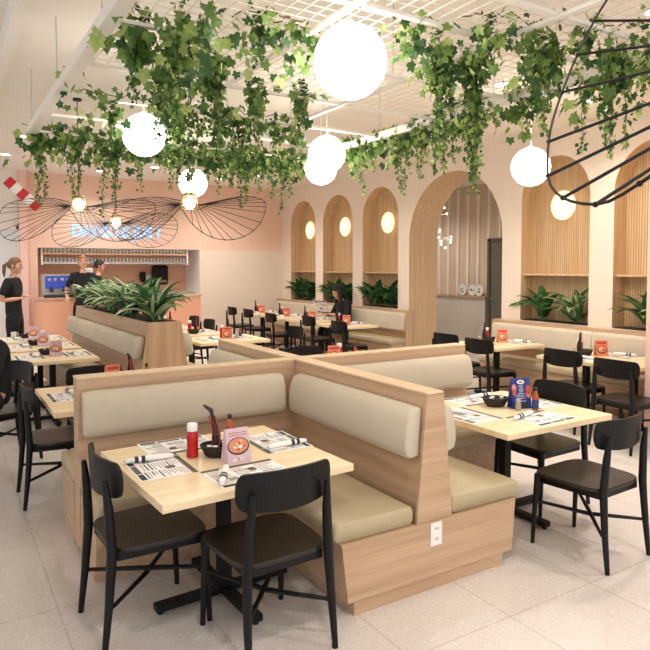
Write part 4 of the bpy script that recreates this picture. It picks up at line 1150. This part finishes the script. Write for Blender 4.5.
# ------------------------------------------------------------------ leafy plants
def blade(mb, base_, az, length, width, lift, droop, stripe, rr, mi=None, nseg=7):
    edge = rr.random() < .6
    d = Vector((math.cos(az), math.sin(az), 0)); sd = Vector((-math.sin(az), math.cos(az), 0))
    p = Vector(base_); ang = lift
    rows = []
    for i in range(nseg + 1):
        k_ = i / nseg
        w_ = width * (math.sin(PI * min(1, .12 + k_ * .88) ** .8) if k_ < 1 else 0.0) * .5 + (.002 if k_ < 1 else .0005)
        T_ = d * math.cos(ang) + Vector((0, 0, 1)) * math.sin(ang); Nn = sd.cross(T_)
        rows.append((p - sd * w_ + Nn * w_ * -.35, p - sd * w_ * .35, p + sd * w_ * .35, p + sd * w_ + Nn * w_ * -.35))
        p = p + T_ * (length / nseg); ang -= droop / nseg * (.5 + 1.0 * k_)
    vs = [v for r in rows for v in r]; o = len(mb.v); mb.v += [tuple(v) for v in vs]
    for i in range(nseg):
        for j in range(3):
            a = o + i * 4 + j; mb.f.append((a, a + 1, a + 5, a + 4)); mb.m.append((2 if (stripe and ((j == 1) if edge else (j != 1))) else mi))
def leafy(label, name, loc, seed, n, L0, L1, w, stripe, group, spread=.07, xlim=None, cat='plant', squash=1.0, lift=(.75, 1.45), droop=(1.0, 2.1), rim=False):
    rr = random.Random(seed)
    t = thing(name, label, cat, loc, 0, group)
    mb = MB()
    for i in range(n):
        az = 2 * PI * i / n * 1.0 + rr.uniform(-.5, .5)
        k_ = rr.random()
        b = (rr.uniform(-spread, spread) * squash, rr.uniform(-spread, spread), rr.uniform(.03, .12))
        L_ = rr.uniform(L0, L1)
        if xlim and math.cos(az) > 0: az = PI - az if rr.random() < .75 else az
        if xlim and math.cos(az) > .25: L_ *= .33
        blade(mb, b, az, L_, w * rr.uniform(.75, 1.2), rr.uniform(*lift), rr.uniform(*droop), stripe and rr.random() < .85, rr, rr.choice((0, 1, 1) if w > .1 and n < 30 else (0, 0, 1)))
    if rim: mb.v = [(x, y, max(z, .028 if abs(x + loc[0] - QX) < .3 else -.03)) for (x, y, z) in mb.v]
    if xlim:
        y0_, y1_ = xlim
        vv = []
        for (x, y, z) in mb.v:
            x = min(x, .105 - .02 * rr.random()); z = min(z, .57 + .02 * rr.random())
            if x > -.16: y = min(max(y, y0_ + .01 * rr.random()), y1_ - .01 * rr.random())
            vv.append((x, y, max(z, .004)))
        mb.v = vv
    mb.build('leaves', ['leaf_dark', 'leaf_mid', 'leaf_stripe'], t, fixn=False, smooth='all')
    s = MB()
    for i in range(5):
        a = 2 * PI * i / 5; s.tube([(.02 * math.cos(a), .02 * math.sin(a), 0), (.035 * math.cos(a), .035 * math.sin(a), .13)], [.008, .005], 6)
    s.build('stems', 'leaf_mid', t, smooth=True)
for i, y in enumerate((6.75, 7.15, 7.6, 8.05, 8.5, 8.95, 9.45)):
    leafy('striped leafy plant in the oak planter divider, %s from its near end' % ordn[i], 'striped_plant', (QX + (.03 if i % 2 else -.03) - (y - Q0) * .028, y, 1.061), 40 + i, 36, .34, .58, .105, True, 'striped plants in the planter divider', .08, lift=(.6, 1.4), droop=(1.1, 2.3), rim=True)
SO = SILL + .013
def nlim(y):
    for (a, b, zs, sl) in openings:
        if a < y < b: return (a - y + .012, b - y - .012)
nich = [(4.2, 'wide niche beside the pink pillar, left of the two there'), (3.85, 'wide niche beside the pink pillar, right of the two there'), (5.72, 'wide niche right of the arch, left of the two there'), (5.2, 'wide niche right of the arch, right of the two there')]
for i, (y, d) in enumerate(nich):
    leafy('green plant in the ' + d, 'niche_plant', (XW + .13, y, SO), 60 + i, 24, .36, .56, .125, i in (1, 3), 'plants in the niches', .05, nlim(y))
nf = [(12.3, 'first narrow niche, left plant'), (11.85, 'first narrow niche, right plant'), (10.92, 'second narrow niche, left plant near the hooded person'), (10.42, 'second narrow niche, right plant near the hooded person'), (9.5, 'third narrow niche, left plant'), (9.0, 'third narrow niche, right plant beside the arch')]
for i, (y, d) in enumerate(nf):
    leafy('dark bushy plant in the ' + d, 'niche_plant', (XW + .12, y, SO), 80 + i, 46, .32, .52, .15, False, 'plants in the niches', .1, nlim(y))

# ------------------------------------------------------------------ bar
bc = thing('bar_counter', 'terracotta pink bar counter with a rounded left end, before the back wall', 'counter', (1.49, 12.22, 0))
L_ = 3.05; D_ = .46; r = .3
out = [(L_, 0), (L_, D_), (0, D_)] + [(r - r * math.cos(a), r - r * math.sin(a)) for a in [PI / 2 * i / 8 for i in range(9)]]
mb = MB(); mb.add([(x, y, 0) for x, y in out] + [(x, y, 1.075) for x, y in out], [tuple(range(len(out)))] + [tuple(len(out) + i for i in range(len(out)))] + [(i, (i + 1) % len(out), len(out) + (i + 1) % len(out), len(out) + i) for i in range(len(out))])
mb.build('front', 'terra', bc)
o2 = [(x + (.02 if x > 1 else -.02), y - (.02 if y < .5 else 0)) for x, y in out]
mb = MB(); mb.add([(x, y, 1.076) for x, y in o2] + [(x, y, 1.105) for x, y in o2], [tuple(range(len(o2)))] + [tuple(len(o2) + i for i in range(len(o2)))] + [(i, (i + 1) % len(o2), len(o2) + (i + 1) % len(o2), len(o2) + i) for i in range(len(o2))])
mb.build('worktop', 'tan', bc)
# shelf of glasses
sh = thing('glass_shelf', 'long two-tier bar shelf holding rows of stacked glasses, under the neon sign', 'shelf', (1.72, 13.12, 0))
MB().box(0, 2.85, 0, .3, 1.72, 1.76).build('shelf_board', 'steel', sh); MB().box(0, 2.85, 0, .3, 1.905, 1.935).build('shelf_board', 'tan', sh)
MB().box(-.03, -.001, 0, .3, 1.7, BZ1 - .004).build('side_panel', 'white', sh); MB().box(2.851, 2.88, 0, .3, 1.7, BZ1 - .004).build('side_panel', 'white', sh)
gp = None
def mkglass(label, loc, g, mat):
    o = MB().lathe([(.022, 0), (.031, .085), (.028, .085), (.02, .006)], 10).build('stacked_glass', mat, smooth=True); o.location = loc
    return tag(o, label, 'glass', g)
gA = gB = None
for i in range(40):
    x = 1.78 + i * .0705
    la = 'clear drinking glass in the upper row of the bar shelf'; lb_ = 'smoky drinking glass in the lower row of the bar shelf'
    if gA is None:
        gA = mkglass(la, (x, 13.2, 1.9355), 'glasses in the upper bar row', 'glassware'); gB = mkglass(lb_, (x, 13.2, 1.7605), 'glasses in the lower bar row', 'glassware_dark')
    else:
        for src, z in ((gA, 1.9355), (gB, 1.7605)):
            c = src.copy(); COL.objects.link(c); c.location = (x, 13.2, z)
# machines
t = thing('espresso_machine', 'dark espresso machine with a blue lit panel at the left end of the bar', 'coffee machine', (1.62, 12.36, 1.1055))
MB().box(0, .5, 0, .3, .0, .42, .01).build('body', 'steel', t)
MB().box(.03, .47, -.012, -.001, .16, .39).build('lit_panel', 'screen', t)
MB().box(-.001, .5, -.14, -.002, .0, .05, .005).build('drip_tray', 'ink', t)
f = MB()
for u in (.13, .34): f.tube([(u, -.02, .2), (u, -.06, .17), (u, -.12, .16)], .014, 8); f.lathe([(.035, .0), (.03, .05)], 12, (u, -.07, .1))
f.build('portafilter', 'ink', t, smooth=True)
f = MB()
for u in (.1, .2, .32, .42): f.sphere((u, -.02, .32), .03, 10, 8, (1, .3, 1))
f.build('gauge', 'steel', t, smooth=True)
t = thing('coffee_grinder', 'white coffee grinder behind the bartender on the bar', 'coffee grinder', (2.42, 12.5, 1.1055))
MB().box(-.1, .1, -.12, .12, 0, .36, .02).build('body', 'frame_white', t); MB().lathe([(.06, .361), (.09, .44), (.1, .52), (.06, .535)], 16).build('hopper', 'glassware', t, smooth=True); MB().box(-.06, .06, -.13, -.121, .1, .2).build('chute', 'ink', t)
t = thing('towel_dispenser', 'black wall dispenser hung on the back of the bar', 'dispenser', (4.2, 13.94, 1.47))
MB().box(-.17, .17, -.2, -.002, -.2, .23, .05).build('body', 'metal_black', t); MB().box(-.12, .12, -.205, -.2, -.15, -.1).build('slot', 'ink_grey', t)
t = thing('soap_dispenser', 'small black dispenser on the back wall of the bar', 'dispenser', (3.83, 13.94, 1.45))
MB().box(-.06, .06, -.1, -.002, -.1, .1, .02).build('body', 'metal_black', t); MB().box(-.03, .03, -.13, -.06, -.13, -.101).build('nozzle', 'ink', t)
t = thing('steel_panel', 'pale steel sink panel low on the back wall of the bar', 'panel', (4.0, 13.94, 1.3))
MB().box(-.09, .09, -.03, -.002, -.2, .2, .004).build('plate', 'steel', t); MB().tube([(0, -.03, -.08), (0, -.12, -.08), (0, -.14, -.02)], .012, 8).build('tap', 'ink', t, smooth=True)
t = thing('knife_tray', 'dark tray lying on the right end of the bar', 'tray', (4.25, 12.46, 1.1055))
MB().box(-.2, .22, -.12, .12, 0, .012).box(-.2, -.19, -.12, .12, .012, .05).box(.21, .22, -.12, .12, .012, .05).box(-.19, .21, -.12, -.11, .012, .05).box(-.19, .21, .11, .12, .012, .05).build('tray', 'ink_grey', t)
# neon sign
cu = bpy.data.curves.new('neon_text', 'FONT'); cu.body = 'DANS LE JUS ?'; cu.size = .40; cu.align_x = 'CENTER'; cu.align_y = 'CENTER'; cu.fill_mode = 'NONE'; cu.bevel_depth = .006; cu.bevel_resolution = 1; cu.resolution_u = 4; cu.space_character = 1.0
tmp = bpy.data.objects.new('tmp', cu); COL.objects.link(tmp)
bpy.context.view_layer.update()
dg = bpy.context.evaluated_depsgraph_get()
me = bpy.data.meshes.new_from_object(tmp.evaluated_get(dg)); bpy.data.objects.remove(tmp)
xs = [v.co.x for v in me.vertices]; wd = max(xs) - min(xs); ys = [v.co.y for v in me.vertices]; hg = max(ys) - min(ys)
cx = (max(xs) + min(xs)) / 2; cy = (max(ys) + min(ys)) / 2
for v in me.vertices: v.co = Vector(((v.co.x - cx) * 1.72 / wd, v.co.z, (v.co.y - cy) * .30 / hg))
me.materials.clear(); me.materials.append(M['neon'])
sg = thing('neon_sign', 'blue neon sign in outlined capitals reading DANS LE JUS ? on the pink wall', 'sign', (3.1, YB - .06, 2.335))
so = bpy.data.objects.new('neon_lettering', me); COL.objects.link(so); so.parent = sg
mb = MB()
for x in (-.8, -.3, .3, .8): mb.tube([(x, .0, .0), (x, .055, .0)], .006, 6)
mb.build('standoff', 'frame_white', sg)
# striped pole hung near the back left
P0, P1 = Vector((.93, 10.8, 2.99)), Vector((1.37, 10.8, 2.58))
t = thing('striped_pole', 'red and white striped pole hanging at a slant over the waitress', 'pole', tuple((P0 + P1) / 2))
c0 = (P0 + P1) / 2; dv = (P1 - P0)
for i in range(5):
    a = P0 + dv * (i / 5) - c0; b = P0 + dv * ((i + 1) / 5) - c0
    o = MB().tube([a, a + (b - a) * .995], .08, 14).build('stripe_band', 'stripe_red' if i % 2 == 0 else 'cap_white', t, smooth=True)
    o['label'] = 'red band' if i % 2 == 0 else 'white band'
MB().tube([P0 - c0 + Vector((.03, 0, .05)), Vector((P0.x - c0.x + .03, 0, ZC - c0.z - .002))], .003, 5).tube([P1 - c0 + Vector((-.03, 0, .08)), Vector((P1.x - c0.x - .03, 0, ZC - c0.z - .002))], .003, 5).build('cord', 'frame_white', t)
# starburst lights and ornaments in the passage
for (y, z, d) in ((9.88, 2.73, 'upper left'), (9.73, 2.24, 'lower right')):
    t = thing('starburst_lamp', 'small starburst lamp hanging in the arched passage, the %s one' % d, 'pendant lamp', (8.8, y, z), 0, 'starburst lamps')
    rr = random.Random(int(z * 100)); mb = MB()
    for i in range(9):
        v = Vector((rr.uniform(-1, 1), rr.uniform(-1, 1), rr.uniform(-1, 1))).normalized() * rr.uniform(.16, .24)
        mb.tube([(0, 0, 0), v], .008, 6); MB().sphere(v, .022, 10, 6).build('bulb', 'sconce_core', t, smooth=True)
    mb.build('arms', 'frame_white', t); pass
    MB().tube([(0, 0, .01), (0, 0, ZC - z - .002)], .004, 5).build('cord', 'wire', t)
for (y, z, d) in ((10.36, .06, 'left'), (10.05, .075, 'middle'), (9.85, .09, 'right')):
    t = thing('white_dish', 'round white dish with dark marks on the passage ledge, the %s one' % d, 'dish', (XC - .03, y, 1.0305), 0, 'dishes on the passage ledge')
    mb = MB(); mb.lathe([(.002, 0), (.1, .0), (.125, .012), (.12, .018), (.0, .012)], 22); mb.v = [(-w_ * 1.0 + .0, x, y_ + .126) for x, y_, w_ in mb.v]; mb.build('dish', 'cap_white', t, smooth=True)
    f = MB(); rr = random.Random(int(y * 10))
    for i in range(5): u, v = rr.uniform(-.06, .06), rr.uniform(.08, .17); f.box(-.021, -.0185, u - .02, u + .02, v - .008, v + .008)
    f.build('printed_marks', 'ink', t)

# ------------------------------------------------------------------ people
def skinmesh(name, verts, edges, radii, root, mat, parent, sub=2):
    me = bpy.data.meshes.new(name); me.from_pydata([tuple(v) for v in verts], edges, [])
    o = bpy.data.objects.new(name, me); COL.objects.link(o)
    sm = o.modifiers.new('s', 'SKIN'); sm.use_smooth_shade = True
    sv = me.skin_vertices[0].data
    for i, r_ in enumerate(radii):
        sv[i].radius = (r_, r_) if not isinstance(r_, tuple) else r_
        sv[i].use_root = i == root
    ss = o.modifiers.new('u', 'SUBSURF'); ss.levels = sub; ss.render_levels = sub
    bpy.context.view_layer.update()
    dg_ = bpy.context.evaluated_depsgraph_get()
    m2 = bpy.data.meshes.new_from_object(o.evaluated_get(dg_))
    bpy.data.objects.remove(o)
    m2.materials.clear(); m2.materials.append(M[mat])
    for p in m2.polygons: p.use_smooth = True
    ob = bpy.data.objects.new(name, m2); COL.objects.link(ob)
    if parent is not None: ob.parent = parent
    return ob
def join_into(a, mbs):
    """add extra shells to mesh a (one object)"""
    bm = bmesh.new(); bm.from_mesh(a.data)
    for mb in mbs:
        tm = bpy.data.meshes.new('t'); tm.from_pydata(mb.v, [], mb.f); bm.from_mesh(tm); bpy.data.meshes.remove(tm)
    bm.to_mesh(a.data); bm.free()
    for p in a.data.polygons: p.use_smooth = True

def person(label, loc, rz, J, hair, hair_style='short', head_yaw=0.0, head_pitch=0.0, long_sleeve=False, hood=False):
    """J: joints in local space (person faces +y): pelvis, spine, chest, neck, head, and l/r shoulder elbow wrist hip knee ankle"""
    t = thing('person', label, 'person', loc, rz)
    V_ = lambda k_: Vector(J[k_])
    names = ['pelvis', 'spine', 'chest', 'neck', 'headbase']; verts = [V_(n) for n in names]; rad = [(.10, .078), (.10, .075), (.135, .09), .052, .05]; edges = [(0, 1), (1, 2), (2, 3), (3, 4)]
    def addv(p, r_): verts.append(Vector(p)); rad.append(r_); return len(verts) - 1
    idx = {}
    for s in 'lr':
        sh_ = addv(V_(s + 'shoulder'), .055); el = addv(V_(s + 'elbow'), .041); wr_ = addv(V_(s + 'wrist'), .028)
        edges += [(2, sh_), (sh_, el), (el, wr_)]
        d = (V_(s + 'wrist') - V_(s + 'elbow')).normalized(); up = Vector((0, 0, 1)); side = d.cross(up)
        side = side.normalized() if side.length > .05 else Vector((1, 0, 0))
        nrm = side.cross(d).normalized()
        pm = addv(V_(s + 'wrist') + d * .05, (.034, .02)); kn_ = addv(V_(s + 'wrist') + d * .085, (.036, .017)); edges += [(wr_, pm), (pm, kn_)]
        for q, (o_, l_) in enumerate(((-.027, .07), (-.009, .08), (.009, .075), (.026, .06))):
            b1 = addv(V_(s + 'wrist') + d * .095 + side * o_, .0095); b2 = addv(V_(s + 'wrist') + d * (.095 + l_ * .5) + side * o_ * 1.1 - nrm * .008, .0085); b3 = addv(V_(s + 'wrist') + d * (.095 + l_ * .85) + side * o_ * 1.1 - nrm * .028, .007)
            edges += [(kn_, b1), (b1, b2), (b2, b3)]
        sgn = 1 if s == 'l' else -1
        t1 = addv(V_(s + 'wrist') + d * .045 + side * .04 * sgn, .011); t2 = addv(V_(s + 'wrist') + d * .08 + side * .058 * sgn - nrm * .01, .009); edges += [(pm, t1), (t1, t2)]
        hp = addv(V_(s + 'hip'), .07); kn = addv(V_(s + 'knee'), .05); an = addv(V_(s + 'ankle'), .036)
        fd = Vector(J.get('toe_dir', (0, 1, 0))); tt = addv(V_(s + 'ankle') + fd * .15 + Vector((0, 0, -.055)), .03); hl = addv(V_(s + 'ankle') + Vector((0, -.03, -.05)), .03)
        edges += [(0, hp), (hp, kn), (kn, an), (an, tt), (an, hl)]
    body = skinmesh('body', verts, edges, rad, 0, 'skin', t, 2)
    # head
    H = V_('head'); Rm = Matrix.Rotation(head_yaw, 4, 'Z') @ Matrix.Rotation(head_pitch, 4, 'X')
    def HT(mb): mb.v = [tuple(H + Rm @ Vector(v)) for v in mb.v]; return mb
    hd = MB(); hd.sphere((0, 0, 0), 1, 22, 16, (.075, .095, .118))
    hv = []
    for (x, y, z) in hd.v:
        if z < -.03: f_ = 1 - (-.03 - z) * 3.2; x *= f_; y = y * (1 - (-.03 - z) * 2.0) + .006
        hv.append((x, y, z))
    hd.v = hv
    nose = MB(); nose.tube([(0, .088, .02), (0, .108, -.012), (0, .1, -.028)], [.007, .013, .011], 8)
    ears = MB(); ears.sphere((.074, -.005, -.005), 1, 10, 8, (.01, .02, .03)); ears.sphere((-.074, -.005, -.005), 1, 10, 8, (.01, .02, .03))
    chin = MB(); chin.sphere((0, .062, -.085), 1, 10, 8, (.03, .028, .024))
    join_into(body, [HT(hd), HT(nose), HT(ears), HT(chin)])
    for s in (-1, 1): HT(MB().sphere((s * .03, .083, .008), 1, 10, 8, (.012, .008, .008))).build('eye', 'eye', t, smooth='all')
    for s in (-1, 1): HT(MB().tube([(s * .016, .092, .027), (s * .032, .09, .031), (s * .048, .079, .026)], .004, 6)).build('eyebrow', hair, t, smooth='all')
    HT(MB().sphere((0, .082, -.052), 1, 12, 6, (.022, .012, .006))).build('mouth', 'lip', t, smooth='all')
    hr = MB(); n, m_ = 24, 14; vs = []; fs = []
    for i in range(m_ + 1):
        ph = PI / 2 - (PI * .62) * i / m_
        for j in range(n):
            a = 2 * PI * j / n
            front = max(0, math.sin(a))
            low = ph if front < .35 else max(ph, .42 * (front - .2) / .8 + .1)
            if hair_style == 'short' and front < .35: low = max(ph, -.35)
            vs.append((.081 * math.cos(low) * math.cos(a), .102 * math.cos(low) * math.sin(a) - .004, .125 * math.sin(low) + .004))
    for i in range(m_):
        for j in range(n): j2 = (j + 1) % n; fs.append((i * n + j, (i + 1) * n + j, (i + 1) * n + j2, i * n + j2))
    hr.add(vs, fs)
    if hair_style == 'pony':
        hr.sphere((0, -.105, .02), .028, 10, 8); hr.tube([(0, -.115, .02), (0, -.15, -.02), (0, -.145, -.11), (0, -.135, -.18)], [.018, .028, .024, .006], 10)
    if hair_style == 'long':
        for s in (-1, 1): hr.tube([(s * .05, -.02, .09), (s * .085, .02, .02), (s * .09, .03, -.08), (s * .085, .04, -.2), (s * .08, .05, -.3)], [.03, .035, .035, .035, .015], 10)
        hr.tube([(0, -.07, .06), (0, -.1, -.05), (0, -.1, -.2)], [.06, .06, .04], 12)
    HT(hr).build('hair', hair, t, smooth='all')
    # clothes follow the same joints
    ax = (V_('spine') - V_('pelvis')).normalized()
    verts = [V_('pelvis') - ax * .09, V_('pelvis') + ax * .06, V_('spine'), V_('chest'), V_('chest').lerp(V_('neck'), .62)]; rad = [(.152, .126), (.142, .117), (.137, .11), (.158, .118), .075]; edges = [(0, 1), (1, 2), (2, 3), (3, 4)]
    for s in 'lr':
        a = addv_(verts, rad, V_(s + 'shoulder'), .074); b = addv_(verts, rad, V_(s + 'shoulder').lerp(V_(s + 'elbow'), .8), .062); edges += [(3, a), (a, b)]
        if long_sleeve: c = addv_(verts, rad, V_(s + 'elbow'), .058); d_ = addv_(verts, rad, V_(s + 'elbow').lerp(V_(s + 'wrist'), .95), .044); edges += [(b, c), (c, d_)]
    if hood: verts[4] = V_('chest').lerp(V_('neck'), .9); rad[4] = .09
    skinmesh('hoodie' if hood else 'shirt', verts, edges, rad, 0, 'shirt', t, 2)
    verts = [V_('pelvis') + ax * .09, V_('pelvis') - ax * .02]; rad = [(.128, .104), (.138, .112)]; edges = [(0, 1)]
    for s in 'lr':
        a = addv_(verts, rad, V_(s + 'hip'), .104); b = addv_(verts, rad, V_(s + 'knee'), .075); c = addv_(verts, rad, V_(s + 'ankle') + Vector((0, 0, .03)), .056); edges += [(1, a), (a, b), (b, c)]
    skinmesh('trousers', verts, edges, rad, 0, 'trouser', t, 2)
    for s in 'lr':
        fd = Vector(J.get('toe_dir', (0, 1, 0))); a = V_(s + 'ankle')
        skinmesh('shoe', [a + Vector((0, -.035, -.045)), a + fd * .06 + Vector((0, 0, -.045)), a + fd * .165 + Vector((0, 0, -.053))], [(0, 1), (1, 2)], [.045, .046, .036], 0, 'shoe', t, 2)
    if hood:
        hk = MB(); vs = []; fs = []
        for i in range(m_ + 1):
            ph = PI / 2 - (PI * .8) * i / m_
            for j in range(n):
                a = 2 * PI * j / n; front = max(0, math.sin(a)); low = ph if front < .45 else max(ph, .75)
                vs.append((.108 * math.cos(low) * math.cos(a), .125 * math.cos(low) * math.sin(a) - .02, .145 * math.sin(low) + .008))
        for i in range(m_):
            for j in range(n): j2 = (j + 1) % n; fs.append((i * n + j, (i + 1) * n + j, (i + 1) * n + j2, i * n + j2))
        hk.add(vs, fs); HT(hk).build('hood', 'shirt', t, smooth='all')
    return t
def addv_(verts, rad, p, r_): verts.append(Vector(p)); rad.append(r_); return len(verts) - 1
def stand(s=1.0, **kw):
    J = dict(pelvis=(0, 0, .96), spine=(0, -.01, 1.14), chest=(0, -.01, 1.33), neck=(0, .0, 1.5), headbase=(0, .012, 1.56), head=(0, .025, 1.645),
             lshoulder=(-.165, -.01, 1.42), lelbow=(-.22, -.03, 1.13), lwrist=(-.2, .08, .9), rshoulder=(.165, -.01, 1.42), relbow=(.22, -.03, 1.13), rwrist=(.2, .08, .9),
             lhip=(-.09, 0, .9), lknee=(-.1, .02, .5), lankle=(-.11, -.03, .085), rhip=(.09, 0, .9), rknee=(.1, .02, .5), rankle=(.11, -.03, .085))
    J.update(kw)
    return {k_: (v if k_ == 'toe_dir' else tuple(c * s for c in v)) for k_, v in J.items()}
# waitress: stands facing right, forearms raised in front
person('waitress in black with a ponytail standing by the aisle tables, hands held forward', (.93, 10.12, 0), YAW - PI / 2 + .1,
       stand(1.02, lelbow=(-.21, -.1, 1.17), lwrist=(-.12, .06, 1.2), relbow=(.21, -.1, 1.16), rwrist=(.12, .07, 1.18)), 'hair_brown', 'pony', 0.0, -.1)
person('bartender in a black shirt with short fair hair, facing the room at the bar counter', (2.2, 11.8, 0), PI - .2,
       stand(1.06, relbow=(.27, -.1, 1.16), rwrist=(.25, .04, 1.07), lelbow=(-.23, -.04, 1.13)), 'hair_fair', 'short', .1, 0)
person('barman in black behind the bar, head turned to the right', (2.68, 12.87, 0), YAW - PI / 2 + .35,
       stand(1.02, lelbow=(-.21, -.08, 1.14), lwrist=(-.13, .1, 1.15), relbow=(.21, -.08, 1.14), rwrist=(.13, .1, 1.15)), 'hair_dark', 'short', 0, -.1)
def sit(**kw):
    J = dict(pelvis=(0, 0, .53), spine=(0, -.02, .71), chest=(0, .02, .9), neck=(0, .07, 1.06), headbase=(0, .095, 1.115), head=(0, .13, 1.19),
             lshoulder=(-.165, .03, .98), lelbow=(-.23, .1, .77), lwrist=(-.15, .33, .8), rshoulder=(.165, .03, .98), relbow=(.23, .1, .77), rwrist=(.15, .33, .8),
             lhip=(-.1, .04, .52), lknee=(-.12, .44, .53), lankle=(-.12, .42, .085), rhip=(.1, .04, .52), rknee=(.12, .44, .53), rankle=(.12, .42, .085))
    J.update(kw); return J
person('person in a dark hooded top sitting on the back bench, head bowed over a menu', (6.47, 9.85, -.008), PI / 2, sit(head=(0, .15, 1.2)), 'hair_dark', 'long', 0, -.45, True, True)
o = dup(ST['mat'], (6.02, 9.92, .93), PI / 2, 'white printed menu held upright by the person in the dark hood', 'held menus'); o.rotation_euler = (math.radians(242), 0, PI / 2 + .15); o['category'] = 'menu'
person('person in dark clothes sitting at the very left edge of the photo, mostly cut off', (.40, 6.02, .02), PI / 2 + .3, sit(lwrist=(-.24, .28, .66)), 'hair_brown', 'short', 0, 0, True)
dup(proto, (.42, 6.02, 0), PI / 2 + .3, 'black chair under the cut-off person at the left edge', CH)
#==END2==
# camera
cam = bpy.data.cameras.new('camera'); co = bpy.data.objects.new('camera', cam); COL.objects.link(co); sc.camera = co
cam.sensor_width = 36; cam.sensor_fit = 'HORIZONTAL'; cam.lens = 36 * 630 / 650.0
co.location = (0, 0, 1.66)
co.rotation_euler = (math.radians(90 - 2.6), 0, -math.radians(31.56))
cam.shift_y = -(325 - 295.6) / 650.0
cam.clip_start = 0.05
w = bpy.data.worlds.new('world'); sc.world = w; w.use_nodes = True
w.node_tree.nodes['Background'].inputs[0].default_value = (0.92, 0.96, 1.0, 1); w.node_tree.nodes['Background'].inputs[1].default_value = 1.1
sc.view_settings.view_transform = 'Standard'; sc.view_settings.look = 'None'; sc.view_settings.gamma = 1; sc.view_settings.use_curve_mapping = False
sc.view_settings.exposure = 0.28
